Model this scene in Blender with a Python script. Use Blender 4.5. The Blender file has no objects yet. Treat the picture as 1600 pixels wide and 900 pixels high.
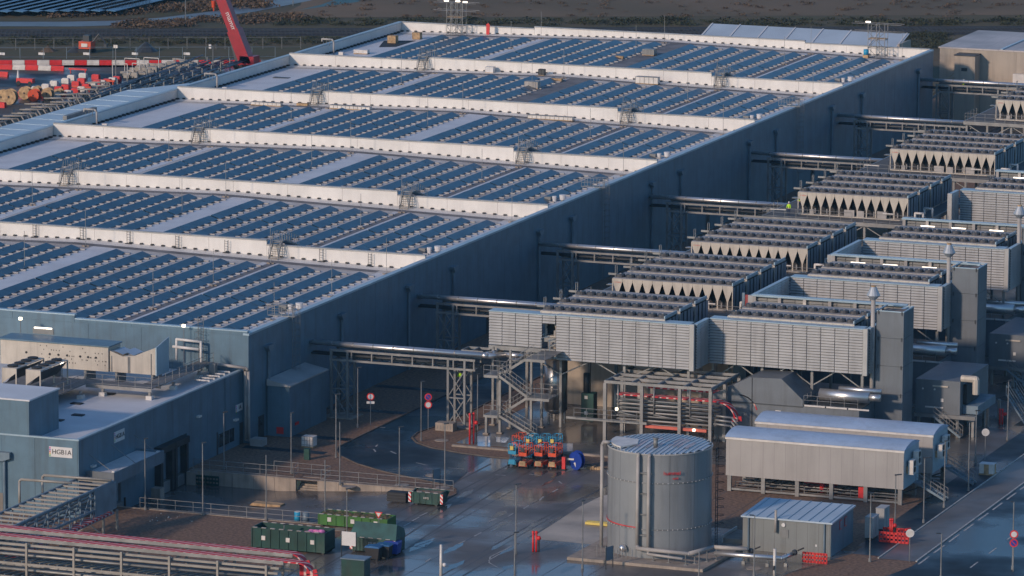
import bpy, math, random
from mathutils import Vector, Matrix
random.seed(11)
sc = bpy.context.scene
# ------------------------------------------------------------------ camera
CAM = Vector((215.3, -490.5, 110.0)); FPX = 8120.0
yaw, pit, rol = (math.radians(a) for a in (-20.75, 9.89, .328))
fwd = Vector((math.sin(yaw)*math.cos(pit), math.cos(yaw)*math.cos(pit), -math.sin(pit)))
rgt = Vector((math.cos(yaw), -math.sin(yaw), 0)); upv = rgt.cross(fwd)
r2 = rgt*math.cos(rol)+upv*math.sin(rol); u2 = -rgt*math.sin(rol)+upv*math.cos(rol)
cd = bpy.data.cameras.new('camera'); cam = bpy.data.objects.new('camera', cd); sc.collection.objects.link(cam)
cam.matrix_world = Matrix(((r2.x, u2.x, -fwd.x, CAM.x), (r2.y, u2.y, -fwd.y, CAM.y), (r2.z, u2.z, -fwd.z, CAM.z), (0, 0, 0, 1)))
cd.sensor_width = 36; cd.lens = 36*FPX/1600; cd.clip_start = 1; cd.clip_end = 20000
sc.camera = cam
# ------------------------------------------------------------------ light
SUN_EL, SUN_AZ = math.radians(21), math.radians(204)
wd = bpy.data.worlds.new('World'); sc.world = wd; wd.use_nodes = True
wn = wd.node_tree.nodes; wl = wd.node_tree.links
sky = wn.new('ShaderNodeTexSky'); sky.sky_type = 'NISHITA'; sky.sun_disc = False
sky.sun_elevation = SUN_EL; sky.sun_rotation = SUN_AZ; sky.air_density = 1.0; sky.dust_density = .6; sky.ozone_density = 2.0
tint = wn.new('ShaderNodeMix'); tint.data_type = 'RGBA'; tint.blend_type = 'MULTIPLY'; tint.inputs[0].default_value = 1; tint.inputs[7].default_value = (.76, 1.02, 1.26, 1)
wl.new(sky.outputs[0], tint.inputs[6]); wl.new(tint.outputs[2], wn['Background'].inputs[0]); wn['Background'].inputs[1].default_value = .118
sd = bpy.data.lights.new('sun', 'SUN'); sd.energy = 3.05; sd.angle = math.radians(3.5); sd.color = (1, .76, .585)
sun = bpy.data.objects.new('sun', sd); sc.collection.objects.link(sun)
sdir = Vector((math.sin(SUN_AZ)*math.cos(SUN_EL), math.cos(SUN_AZ)*math.cos(SUN_EL), math.sin(SUN_EL)))
sun.rotation_euler = sdir.to_track_quat('Z', 'Y').to_euler()
sc.view_settings.view_transform = 'Standard'; sc.view_settings.look = 'None'
sc.view_settings.exposure = -.15; sc.view_settings.gamma = 1
sc.render.resolution_x = 1024; sc.render.resolution_y = 576

COL = sc.collection
# ------------------------------------------------------------------ materials
MATS = {}
def mat(name, col, rough=.6, metal=0, var=.12, scale=.6, rvar=0., bump=0., bscale=8, col2=None, spec=.5, emit=None, lines=None, coat=0):
    if name in MATS: return MATS[name]
    m = bpy.data.materials.new(name); m.use_nodes = True; MATS[name] = m
    n = m.node_tree.nodes; l = m.node_tree.links; b = n['Principled BSDF']
    b.inputs['Roughness'].default_value = rough; b.inputs['Metallic'].default_value = metal
    b.inputs['Specular IOR Level'].default_value = spec
    if coat: b.inputs['Coat Weight'].default_value = coat
    geo = n.new('ShaderNodeNewGeometry')
    no = n.new('ShaderNodeTexNoise'); no.inputs['Scale'].default_value = scale; no.inputs['Detail'].default_value = 5
    l.new(geo.outputs['Position'], no.inputs['Vector'])
    mx = n.new('ShaderNodeMix'); mx.data_type = 'RGBA'
    c2 = col2 or tuple(c*(1-var*1.6) for c in col)
    c1 = col if col2 else tuple(min(1, c*(1+var)) for c in col)
    mx.inputs[6].default_value = (*c1, 1); mx.inputs[7].default_value = (*c2, 1)
    rp = n.new('ShaderNodeMapRange'); rp.inputs[1].default_value = .35; rp.inputs[2].default_value = .68
    l.new(no.outputs[0], rp.inputs[0]); l.new(rp.outputs[0], mx.inputs[0])
    out = mx.outputs[2]
    if lines:      # (axis, pitch, width, darkness): panel joints printed by the cladding profile
        ax, pitch, wdt, dk = lines
        sp = n.new('ShaderNodeSeparateXYZ'); l.new(geo.outputs['Position'], sp.inputs[0])
        md = n.new('ShaderNodeMath'); md.operation = 'PINGPONG'; md.inputs[1].default_value = pitch/2
        l.new(sp.outputs[ax], md.inputs[0])
        lt = n.new('ShaderNodeMath'); lt.operation = 'LESS_THAN'; lt.inputs[1].default_value = wdt
        l.new(md.outputs[0], lt.inputs[0])
        m2 = n.new('ShaderNodeMix'); m2.data_type = 'RGBA'; l.new(lt.outputs[0], m2.inputs[0]); l.new(out, m2.inputs[6])
        m2.inputs[7].default_value = (*[c*dk for c in col], 1); out = m2.outputs[2]
    l.new(out, b.inputs['Base Color'])
    if rvar:
        n3 = n.new('ShaderNodeTexNoise'); n3.inputs['Scale'].default_value = .09; n3.inputs['Detail'].default_value = 6
        mp = n.new('ShaderNodeMapping'); mp.inputs['Scale'].default_value = (1, 1, 1)
        l.new(geo.outputs['Position'], mp.inputs[0]); l.new(mp.outputs[0], n3.inputs['Vector'])
        r3 = n.new('ShaderNodeMapRange'); r3.inputs[1].default_value = .42; r3.inputs[2].default_value = .62
        r3.inputs[3].default_value = rough-rvar; r3.inputs[4].default_value = rough+rvar*.6
        l.new(n3.outputs[0], r3.inputs[0]); l.new(r3.outputs[0], b.inputs['Roughness'])
    if bump:
        n4 = n.new('ShaderNodeTexNoise'); n4.inputs['Scale'].default_value = bscale; n4.inputs['Detail'].default_value = 4
        l.new(geo.outputs['Position'], n4.inputs['Vector'])
        bp = n.new('ShaderNodeBump'); bp.inputs['Strength'].default_value = bump; bp.inputs['Distance'].default_value = .05
        l.new(n4.outputs[0], bp.inputs['Height']); l.new(bp.outputs[0], b.inputs['Normal'])
    if emit:
        b.inputs['Emission Color'].default_value = (*emit[0], 1); b.inputs['Emission Strength'].default_value = emit[1]
    return m
def stripes(name, c1, c2, axis_vec, pitch, duty=.5, rough=.6):
    m = bpy.data.materials.new(name); m.use_nodes = True; MATS[name] = m
    n = m.node_tree.nodes; l = m.node_tree.links; b = n['Principled BSDF']; b.inputs['Roughness'].default_value = rough
    geo = n.new('ShaderNodeNewGeometry'); dp = n.new('ShaderNodeVectorMath'); dp.operation = 'DOT_PRODUCT'; dp.inputs[1].default_value = axis_vec
    l.new(geo.outputs['Position'], dp.inputs[0])
    md = n.new('ShaderNodeMath'); md.operation = 'FLOORED_MODULO'; md.inputs[1].default_value = pitch; l.new(dp.outputs['Value'], md.inputs[0])
    lt = n.new('ShaderNodeMath'); lt.operation = 'LESS_THAN'; lt.inputs[1].default_value = pitch*duty; l.new(md.outputs[0], lt.inputs[0])
    mx = n.new('ShaderNodeMix'); mx.data_type = 'RGBA'; mx.inputs[6].default_value = (*c2, 1); mx.inputs[7].default_value = (*c1, 1)
    l.new(lt.outputs[0], mx.inputs[0]); l.new(mx.outputs[2], b.inputs['Base Color']); return m

M_clad = mat('blue_grey_cladding', (.098, .172, .228), .45, 0, .09, .5, bump=.06, bscale=.8)
M_cladf = M_clad
M_white = mat('white_membrane', (.68, .655, .62), .55, 0, .05, .3)
M_roof = mat('roof_membrane', (.60, .59, .57), .6, 0, .0, .16, col2=(.38, .335, .30))
M_roofw = mat('clean_roof_membrane', (.60, .61, .63), .5, 0, .06, .3)
M_roofgrey = mat('grey_walkway_mat', (.17, .165, .17), .8, 0, .2, .5)
M_cap = mat('sky_tinted_zinc_coping', (.34, .45, .52), .4, .2, .06, .4)  # zinc with the blue of the reflected sky mixed into its base colour
M_capg = mat('grey_coping', (.36, .36, .35), .5, 0, .1, .4)
M_pv = mat('solar_glass', (.004, .048, .088), .3, 0, .25, .35, spec=.55)
M_alu = mat('galvanised_steel', (.26, .26, .255), .5, .45, .15, .8)
M_steel = mat('grey_painted_steel', (.20, .205, .205), .5, .2, .12, .7)
M_bsteel = mat('blue_grey_steel', (.16, .22, .27), .5, .2, .12, .7)
M_dark = mat('dark_steel', (.045, .05, .055), .5, .1, .2, .8)
M_black = mat('black_rubber', (.02, .02, .022), .7, 0, .2, 1)
M_pipe = mat('stainless_pipe_jacket', (.72, .70, .68), .36, .85, .04, .5)
M_cream = mat('cream_machine_paint', (.50, .45, .38), .5, 0, .05, .8)
M_creamw = mat('light_grey_deck', (.36, .34, .32), .7, .1, .12, .6)
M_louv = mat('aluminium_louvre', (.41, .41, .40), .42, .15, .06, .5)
M_louvb = mat('louvre_back', (.10, .10, .11), .7, 0, .1, .5)
M_grey = mat('grey_enclosure_paint', (.135, .155, .175), .5, .05, .08, .4)
M_beige = mat('beige_cladding', (.40, .34, .275), .55, 0, .06, .3)
M_cont = mat('off_white_cabin_sheet', (.35, .335, .32), .5, 0, .04, .4, lines=(0, 1.18, .02, .72))
M_contr = mat('pale_cabin_roof', (.36, .46, .60), .35, 0, .06, .3)
M_red = mat('red_paint', (.62, .03, .03), .45, 0, .1, 1)
M_craner = mat('crane_red_paint', (.30, .0, .014), .4, 0, .1, 1)
M_orange = mat('orange_paint', (.62, .07, .02), .45, 0, .1, 1)
M_blue = mat('light_blue_paint', (.02, .27, .45), .45, 0, .1, 1)
M_dblue = mat('blue_plastic', (.015, .05, .30), .4, 0, .1, 1)
M_green = mat('dark_green_paint', (.009, .055, .045), .45, 0, .2, .8)
M_lgreen = mat('bright_green_paint', (.035, .14, .022), .5, 0, .15, .8)
M_yel = mat('yellow_paint', (.65, .50, .12), .5, 0, .1, 1)
M_wht = mat('white_paint', (.62, .61, .6), .5, 0, .05, 1)
M_plast = mat('white_plastic', (.62, .59, .55), .5, 0, .1, 1)
M_wood = mat('weathered_wood', (.42, .28, .15), .8, 0, .25, 2)
M_conc = mat('concrete', (.36, .30, .245), .8, 0, .0, .7, col2=(.25, .21, .175))
M_hiv = mat('hi_vis_fabric', (.45, .75, .03), .8, 0, .1, 3)
M_skin = mat('skin', (.5, .3, .22), .6)
M_trou = mat('dark_blue_trousers', (.03, .04, .08), .8)
M_lamp = mat('lit_lamp', (1, .9, .7), .5, emit=((1, .86, .62), 6))
M_tube = mat('lit_fluorescent_tube', (1, .93, .8), .5, emit=((1, .84, .66), 3.0))
M_gravel = mat('gravel', (.25, .15, .095), .9, 0, .0, 3.2, col2=(.10, .062, .043), bump=.9, bscale=4)
M_asph = mat('wet_asphalt', (.010, .024, .038), .52, 0, .25, .25, rvar=.30, spec=.35)
M_yard = mat('wet_concrete_slab', (.13, .115, .105), .40, 0, .0, .12, col2=(.08, .075, .07), rvar=.27, spec=.5)
M_yardl = mat('dry_concrete_slab', (.42, .36, .29), .7, 0, .2, .2, rvar=.15)
M_damp = mat('damp_streak', (.05, .06, .07), .16, 0, .3, .3, spec=.6)
M_pave = mat('concrete_pavers', (.12, .112, .107), .55, 0, .15, .3, rvar=.2)
M_field = mat('rough_grass', (.10, .07, .035), 1, 0, .0, .035, col2=(.04, .05, .025), bump=1, bscale=.6)
M_green_g = mat('green_grass', (.060, .058, .020), 1, 0, .0, .09, col2=(.095, .066, .03), bump=1, bscale=.8)
M_brown = mat('dry_brown_field', (.17, .115, .066), 1, 0, .0, .03, col2=(.10, .075, .04), bump=1, bscale=.5)
M_shrub = mat('dry_scrub', (.13, .088, .055), 1, 0, .3, .4)
M_shrubg = mat('dark_scrub', (.045, .05, .025), 1, 0, .3, .4)
M_ball = mat('railway_ballast', (.022, .02, .022), .9, 0, .2, 2)
M_mark = mat('road_paint', (.42, .41, .39), .6, 0, .2, 2)
M_dirt = mat('muddy_ground', (.10, .08, .065), .6, 0, .0, .12, col2=(.06, .055, .05), rvar=.35, spec=.6)
M_glass = mat('dark_window_glass', (.02, .025, .03), .12)
M_blur = mat('pale_blue_roof', (.40, .48, .55), .35, 0, .08, .15)
M_pink = mat('pink_sheeting', (.75, .22, .45), .6, 0, .2, 2)
M_navy = mat('blue_poly_sheet', (.03, .16, .35), .35, 0, .2, .3)
S_tray = stripes('red_striped_cover', (.50, .012, .025), (.66, .42, .38), (1.0, -.8, 0), .8, .68)
S_trayy = stripes('red_striped_cover_side', (.45, .02, .03), (.6, .45, .43), (0, 1.0, 0), .8, .6)
S_haz = stripes('red_white_hazard', (.6, .03, .03), (.75, .73, .7), (1.0, 0, 1.0), .42, .5)

def streak(m, amt=.22, sc=1.3):
    # rain streaks and grime that belong to the sheet itself
    n = m.node_tree.nodes; l = m.node_tree.links; b = n['Principled BSDF']; src = b.inputs['Base Color'].links[0].from_socket
    geo = n.new('ShaderNodeNewGeometry'); mp = n.new('ShaderNodeMapping'); mp.inputs['Scale'].default_value = (sc, sc, sc*.07)
    no = n.new('ShaderNodeTexNoise'); no.inputs['Scale'].default_value = 1; no.inputs['Detail'].default_value = 6; no.inputs['Roughness'].default_value = .65
    l.new(geo.outputs['Position'], mp.inputs[0]); l.new(mp.outputs[0], no.inputs['Vector'])
    r = n.new('ShaderNodeMapRange'); r.inputs[1].default_value = .48; r.inputs[2].default_value = .74; r.inputs[4].default_value = amt; l.new(no.outputs[0], r.inputs[0])
    mx = n.new('ShaderNodeMix'); mx.data_type = 'RGBA'; l.new(r.outputs[0], mx.inputs[0]); l.new(src, mx.inputs[6]); mx.inputs[7].default_value = (.05, .045, .04, 1); l.new(mx.outputs[2], b.inputs['Base Color'])
for m_, a_ in ((M_clad, .38), (M_white, .09), (M_grey, .35), (M_cont, .16), (M_louv, .28), (M_cream, .35), (M_beige, .3), (M_green, .3), (M_lgreen, .35), (M_conc, .55), (M_orange, .3), (M_blue, .3), (M_contr, .22)): streak(m_, a_)
# ------------------------------------------------------------------ mesh helpers
W = {}
class MB:
    def __init__(s): s.v = []; s.f = []
    def add(s, vs, fs):
        o = len(s.v); s.v += [tuple(p) for p in vs]; s.f += [tuple(i+o for i in f) for f in fs]; return s
    def box(s, x0, x1, y0, y1, z0, z1):
        return s.add([(x0, y0, z0), (x1, y0, z0), (x1, y1, z0), (x0, y1, z0), (x0, y0, z1), (x1, y0, z1), (x1, y1, z1), (x0, y1, z1)],
                     [(0, 3, 2, 1), (4, 5, 6, 7), (0, 1, 5, 4), (1, 2, 6, 5), (2, 3, 7, 6), (3, 0, 4, 7)])
    def poly(s, pts): return s.add(pts, [tuple(range(len(pts)))])
    def beam(s, p, q, w, h=None):
        h = h or w; p = Vector(p); q = Vector(q); d = (q-p).normalized()
        a = Vector((0, 0, 1)) if abs(d.z) < .95 else Vector((0, 1, 0))
        sx = d.cross(a).normalized()*w/2; sy = sx.cross(d).normalized()*h/2
        return s.add([p-sx-sy, p+sx-sy, p+sx+sy, p-sx+sy, q-sx-sy, q+sx-sy, q+sx+sy, q-sx+sy],
                     [(0, 1, 2, 3), (7, 6, 5, 4), (0, 4, 5, 1), (1, 5, 6, 2), (2, 6, 7, 3), (3, 7, 4, 0)])
    def tube(s, p, q, r, n=8, rb=None, caps=True):
        p = Vector(p); q = Vector(q); d = (q-p).normalized(); rb = r if rb is None else rb
        a = Vector((0, 0, 1)) if abs(d.z) < .95 else Vector((1, 0, 0))
        x = d.cross(a).normalized(); y = d.cross(x)
        c = [(math.cos(2*math.pi*i/n), math.sin(2*math.pi*i/n)) for i in range(n)]
        vs = [p+x*a_*r+y*b_*r for a_, b_ in c]+[q+x*a_*rb+y*b_*rb for a_, b_ in c]
        fs = [(i, i+n, (i+1) % n+n, (i+1) % n) for i in range(n)]
        if caps: fs += [tuple(range(n)), tuple(reversed(range(n, 2*n)))]
        return s.add(vs, fs)
    def path(s, pts, r, n=8):
        for a, b in zip(pts, pts[1:]): s.tube(a, b, r, n)
        for p in pts[1:-1]: s.ball(p, r, 6, 4)
        return s
    def ball(s, c, r, n=8, m=6, sz=1.0):
        vs = [(c[0], c[1], c[2]+r*sz)]; fs = []
        for j in range(1, m):
            t = math.pi*j/m
            for i in range(n): u = 2*math.pi*i/n; vs.append((c[0]+r*math.sin(t)*math.cos(u), c[1]+r*math.sin(t)*math.sin(u), c[2]+r*sz*math.cos(t)))
        vs.append((c[0], c[1], c[2]-r*sz)); L = len(vs)-1
        for i in range(n):
            k = (i+1) % n; fs.append((0, 1+i, 1+k)); fs.append((L, 1+(m-2)*n+k, 1+(m-2)*n+i))
            for j in range(m-2): fs.append((1+j*n+i, 1+(j+1)*n+i, 1+(j+1)*n+k, 1+j*n+k))
        return s.add(vs, fs)
    def prism(s, pts, z0, z1):      # pts (x,y) counter-clockwise
        n = len(pts)
        return s.add([(x, y, z0) for x, y in pts]+[(x, y, z1) for x, y in pts],
                     [tuple(reversed(range(n))), tuple(range(n, 2*n))]+[(i, (i+1) % n, (i+1) % n+n, i+n) for i in range(n)])
    def prismy(s, pts, y0, y1):     # pts (x,z)
        n = len(pts)
        return s.add([(x, y0, z) for x, z in pts]+[(x, y1, z) for x, z in pts],
                     [tuple(range(n)), tuple(reversed(range(n, 2*n)))]+[((i+1) % n, i, i+n, (i+1) % n+n) for i in range(n)])
    def prismx(s, pts, x0, x1):     # pts (y,z)
        n = len(pts)
        return s.add([(x0, y, z) for y, z in pts]+[(x1, y, z) for y, z in pts],
                     [tuple(reversed(range(n))), tuple(range(n, 2*n))]+[(i, (i+1) % n, (i+1) % n+n, i+n) for i in range(n)])
    def build(s, name, m, parent=None, smooth=False, org=None):
        me = bpy.data.meshes.new(name)
        o = Vector(org) if org is not None else (W[parent] if parent else Vector((0, 0, 0)))
        me.from_pydata([(a-o.x, b-o.y, c-o.z) for a, b, c in s.v], [], s.f); me.materials.append(m)
        if smooth: me.polygons.foreach_set('use_smooth', [True]*len(me.polygons))
        me.update()
        ob = bpy.data.objects.new(name, me); COL.objects.link(ob)
        if parent: ob.parent = parent; W[ob] = o
        else: ob.location = o if org is not None else (0, 0, 0); W[ob] = o
        return ob
def tag(o, label, cat, group=None):
    o['label'] = label; o['category'] = cat
    if group: o['group'] = group
    return o
def thing(name, label, cat, loc=(0, 0, 0), group=None):
    o = bpy.data.objects.new(name, None); COL.objects.link(o); o.location = loc; W[o] = Vector(loc); o.empty_display_size = .3
    return tag(o, label, cat, group)
def struct(o): o['kind'] = 'structure'; return o
def stuff(o): o['kind'] = 'stuff'; return o
def inst(src, parent, loc, rz=0, name=None):      # a part sharing mesh data
    o = bpy.data.objects.new(name or src.name, src) if isinstance(src, bpy.types.Mesh) else src.copy()
    COL.objects.link(o); o.parent = parent; o.location = Vector(loc)-(W[parent] if parent else Vector((0, 0, 0))); o.rotation_euler = (0, 0, rz)
    W[o] = Vector(loc); return o
def mesh(name, mb, m, smooth=False):
    me = bpy.data.meshes.new(name); me.from_pydata(mb.v, [], mb.f); me.materials.append(m)
    if smooth: me.polygons.foreach_set('use_smooth', [True]*len(me.polygons))
    me.update(); return me
def kids(o): return [c for c in KIDS.get(o, [])]
KIDS = {}
def dup(root, loc, label=None, rz=None, group=None, name=None):
    src = [(root, None)]; r = root.copy(); COL.objects.link(r); r.location = loc; W[r] = Vector(loc)
    if rz is not None: r.rotation_euler = (0, 0, rz)
    if label: r['label'] = label
    if group: r['group'] = group
    def rec(a, b):
        for ch in a.children:
            c = ch.copy(); COL.objects.link(c); c.parent = b; rec(ch, c)
    rec(root, r); return r
ORD = ['zeroth', 'first', 'second', 'third', 'fourth', 'fifth', 'sixth', 'seventh', 'eighth', 'ninth', 'tenth', 'eleventh', 'twelfth', 'thirteenth',
       'fourteenth', 'fifteenth', 'sixteenth', 'seventeenth', 'eighteenth', 'nineteenth', 'twentieth', 'twenty-first', 'twenty-second', 'twenty-third', 'twenty-fourth', 'twenty-fifth', 'twenty-sixth', 'twenty-seventh', 'twenty-eighth', 'twenty-ninth', 'thirtieth']
def G(px, py, z=0.0):       # survey: the point of the plane z that the photograph shows at (px,py)
    d = r2*((px-800)/FPX)-u2*((py-450)/FPX)+fwd
    return CAM+d*((z-CAM.z)/d.z)
def PRJ(p):
    d = Vector(p)-CAM; w = d.dot(fwd); return 800+FPX*d.dot(r2)/w, 450-FPX*d.dot(u2)/w
def text(body, size, m, parent, loc, rot, name='lettering', thick=.015):
    c = bpy.data.curves.new(name, 'FONT'); c.body = body; c.size = size; c.extrude = thick; c.align_x = 'CENTER'; c.align_y = 'CENTER'
    t = bpy.data.objects.new(name, c); me = bpy.data.meshes.new_from_object(t); bpy.data.objects.remove(t)
    me.materials.clear(); me.materials.append(m); o = bpy.data.objects.new(name, me); COL.objects.link(o)
    o.parent = parent; o.location = Vector(loc)-W[parent]; o.rotation_euler = rot; W[o] = Vector(loc); return o

# ------------------------------------------------------------------ ground
YX0, YX1, YY0, YY1 = -.65, 26.0, -33.4, -15.2          # sunken loading yard
def sheet(name, rects, z, m):
    b = MB()
    for r in rects:
        if len(r) == 4 and not isinstance(r[0], tuple): x0, x1, y0, y1 = r; b.poly([(x0, y0, z), (x1, y0, z), (x1, y1, z), (x0, y1, z)])
        else: b.poly([(x, y, z) for x, y in r])
    return struct(b.build(name, m))
def around(X0, X1, Y0, Y1): return [(X0, YX0, Y0, Y1), (YX1, X1, Y0, Y1), (YX0, YX1, Y0, YY0), (YX0, YX1, YY1, Y1)]
sheet('ground', around(-3500, 3500, -1500, 5000), -.03, M_field)
sheet('gravel_bed', around(-84, 130, -160, 286), -.015, M_gravel)
sheet('construction_site_ground', [(-175, -86.6, 60, 258), [(-175, 258), (-86.6, 258), (-86.6, 297), (-120, 281), (-175, 254)]], -.012, M_dirt)
sheet('wet_site_road', [[(-175, 236), (-150, 240), (-128, 252), (-110, 263), (-110, 268), (-140, 262), (-175, 247)]], -.004, M_asph)
road_pts = [(9.5, 285), (9.5, 2), (10.0, 0.2), (11.4, -2.2), (14.7, -5.4), (18.6, -7.9), (22.9, -9.9), (26.9, -11.4), (27.6, -13.0), (26.6, -5), (26.0, 3.0),
            (22.5, 3.6), (18.5, 5.0), (16.1, 6.9), (14.6, 9.2), (14.2, 12), (14.8, 16), (15.2, 24), (15.2, 285)]
sheet('road', [road_pts], .0, M_asph)
sheet('yard', [[(26.0, -160), (62.5, -160), (62.5, -20), (50.5, -20), (46, -12), (43.5, 1.5), (26.0, 3.0), (26.6, -5), (27.9, -13.5), (27.9, -15.2), (26, -15.2), (26, -33.4)], (62.5, 74.2, -160, -25.0)], -.008, M_yard)
sheet('dry_slab', [[tuple(G(a, c).xy) for a, c in ((827, 842), (880, 846), (930, 851), (962, 848), (962, 770), (940, 775), (905, 792), (870, 815))]], -.003, M_yardl)
sheet('plant_floor', [(20, 100, 8.5, 40), (44, 72, 40, 240), (27, 44, 40, 240)], -.007, M_yard)
sheet('gravel_bed', [[(67.5, -60), (76.2, -60), (76.5, -28), (74.2, -26), (71.5, -34)]], -.002, M_gravel)
sheet('side_lane', [(73.7, 77.0, -22.5, 40), (74.2, 80, -26, -22.5)], .003, M_asph)
sheet('pavement', [(77.15, 80.7, -27, 60), (73.9, 77.15, 40, 60)], .01, M_pave)
sheet('road', [[(81.0, -29), (79.5, -36), (75, -46), (75, -160), (135, -160), (135, 285), (81.0, 285)]], .002, M_asph)
# kerbs
M_kerb = mat('weathered_kerb', (.12, .10, .085), .85, 0, .2, 1)
def kerb(pts, w=.13, h=.10, m=None, z0=-.01):
    b = MB()
    for a, c in zip(pts, pts[1:]): b.beam((a[0], a[1], z0+h/2), (c[0], c[1], z0+h/2), w, h)
    return struct(b.build('kerb', m or M_kerb))
kerb([(9.4, 285)]+[(x-.1, y-.05) for x, y in road_pts[1:7]]+[(26.9, -11.6), (28.6, -13.2), (29.4, -15.2), (29.4, -17.8), (28.6, -19.4)])
kerb([(26.0, 3.1), (22.5, 3.7), (18.5, 5.1), (16.1, 7.1), (14.7, 9.4), (14.3, 12), (14.9, 16), (15.3, 24), (15.3, 285)])
kerb([(77.1, -27), (77.1, 60)], m=M_mark); kerb([(80.85, -27), (80.85, 60)], .15, m=M_mark)
kerb([(26.0, 3.1), (36, 3.4), (43.5, 1.6)])
sheet('gravel_bed', [[(26.9, -11.5), (28.6, -13.2), (29.3, -15.2), (29.3, -17.8), (28.5, -19.4), (26.0, -19.0), (26.0, -11.2)]], .01, M_gravel)
# markings
mk = MB()
def dash(x0, y0, x1, y1, w=.12, z=.008):
    a = Vector((x0, y0, z)); c = Vector((x1, y1, z)); d = (c-a).normalized(); s = Vector((-d.y, d.x, 0))*w/2; mk.poly([a-s, c-s, c+s, a+s])
for p, q in [((656, 806), (668, 801)), ((644, 814), (655, 808)), ((631, 822), (642, 816)), ((615, 830), (626, 825)), ((693, 783), (700, 779)), ((679, 791), (687, 786)),
             ((764, 815), (776, 810)), ((741, 838), (752, 832)), ((716, 850), (727, 845)), ((794, 807), (802, 802)), ((665, 878), (674, 872)), ((555, 880), (565, 873)),
             ((587, 698), (590, 695)), ((610, 705), (619, 709)), ((650, 723), (668, 727)), ((584, 702), (587, 706)), ((843, 782), (849, 776)), ((818, 795), (826, 790)), ((863, 769), (872, 764)), ((774, 742), (790, 743)),
             ((827, 741), (843, 743)), ((873, 752), (878, 756)), ((585, 667), (602, 668))]:
    a = G(*p); c = G(*q); dash(a.x, a.y, c.x, c.y, .15)
for i in range(26): dash(86.3, -60+i*6.5, 86.3, -57.4+i*6.5, .14)
for i in range(16): dash(81.35, -28+i*5.2, 81.35, -24.4+i*5.2, .18)
for a, c in (((648, 854), (678, 843)), ((648, 854), (664, 855)), ((664, 855), (680, 844)), ((763, 876), (780, 866)), ((764, 879), (778, 887)), ((764, 879), (766, 870)), ((766, 870), (800, 853)), ((700, 731), (725, 733))):
    p = G(*a); q = G(*c); dash(p.x, p.y, q.x, q.y, .12)
struct(mk.build('road_markings', M_mark))
rd = random.Random(5)
dm = MB()
for i in range(34):
    p = G(rd.uniform(600, 900), rd.uniform(715, 895)); w = rd.uniform(.25, .8); L = rd.uniform(2, 7); n = 9; a = []
    if p.x < 29.5: continue
    for k in range(n): t_ = k/(n-1); a.append((p.x+w*math.sin(math.pi*t_)*rd.uniform(.4, 1), p.y+L*(t_-.5), -.004+i*.00005))
    for k in range(n): t_ = 1-k/(n-1); a.append((p.x-w*math.sin(math.pi*t_)*rd.uniform(.4, 1), p.y+L*(t_-.5), -.004+i*.00005))
    dm.poly(a)
struct(dm.build('puddles', M_damp))
tk = MB()
for i in range(3):
    x0 = rd.uniform(29, 44); x1 = x0+rd.uniform(-3, 6)
    for off in (0, 1.9):
        q = [(x0+off+(x1-x0)*k/10+.6*math.sin(k*.5+i), -90+k*9, 0) for k in range(11)]
        for u, v in zip(q, q[1:]): tk.poly([(u[0]-.12, u[1], -.0055), (u[0]+.12, u[1], -.0055), (v[0]+.12, v[1], -.0055), (v[0]-.12, v[1], -.0055)])
struct(tk.build('tyre_tracks', mat('tyre_mark', (.075, .068, .064), .5)))
jt = MB()
for x in range(30, 62, 4): jt.box(x, x+.07, -75, 1, -.007, -.004)
for y in range(-74, 0, 5): jt.box(28.1, 41, y, y+.07, -.007, -.004)
struct(jt.build('slab_joints', M_dark))
for a, c in (((587, 602), (692, 611)), ((562, 640), (620, 645)), ((482, 679), (525, 688)), ((415, 697), (525, 713))):
    p = G(*a); q = G(*c); b = MB(); y = (p.y+q.y)/2; b.poly([(.2, y-.7, .0), (9.4, y-.7, .0), (9.4, y+.7, .0), (.2, y+.7, .0)]); struct(b.build('path', M_asph))
b = MB()
for px, py in ((692, 762), (628, 758), (376, 0), (676, 743), (690, 688), (492, 828), (530, 827), (545, 760), (1178, 888)):
    if px == 376: continue
    p = G(px, py); b.tube((p.x, p.y, -.02), (p.x, p.y, .03), .75, 16)
struct(b.build('manhole_covers', M_conc))
# rubble and puddles of the verge near the rack
b = MB()
for i in range(18):
    p = G(random.uniform(232, 300), random.uniform(802, 815)); b.ball((p.x, p.y, .02), random.uniform(.03, .08), 5, 4)
stuff(tag(b.build('stone_litter', M_mark), 'scattered pale stones on the brown gravel beside the loading yard', 'stones'))

# ------------------------------------------------------------------ sunken yard
def yz(x): return -1.25 if x < 10 else -1.25*(1-(x-10)/16.0)
b = MB(); xs = [YX0, 10, 18, 26]
for a, c in zip(xs, xs[1:]): b.poly([(a, YY0, yz(a)), (c, YY0, yz(c)), (c, YY1, yz(c)), (a, YY1, yz(a))])
struct(b.build('yard_ramp', M_yard))
rw = thing('retaining_wall', 'long low concrete retaining wall on the north side of the loading yard', 'wall', (12, -15.2, -1.2))
for i in range(11):
    x0 = .2+i*2.35; x1 = x0+2.32; zb = yz(x1)-.2
    if i in (5,): continue
    MB().box(x0, x1, -15.35, -15.05, zb, .12).build('wall_panel', M_conc, rw)
MB().box(.2, 26, -15.4, -15.0, .123, .2).build('coping', M_conc, rw)
st = MB()
for i in range(7): st.box(11.9+i*.0, 14.3, -15.05+i*.28, -14.77+i*.28, -1.3, -1.05+i*.18)
st.build('steps', M_conc, rw)
b = MB(); b.box(.2, 26, YY0-.15, YY0+.1, -1.4, .06); tag(b.build('kerb_wall', M_conc), 'low concrete edge wall under the front railing of the loading yard', 'wall')
POSTM = {}
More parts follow.
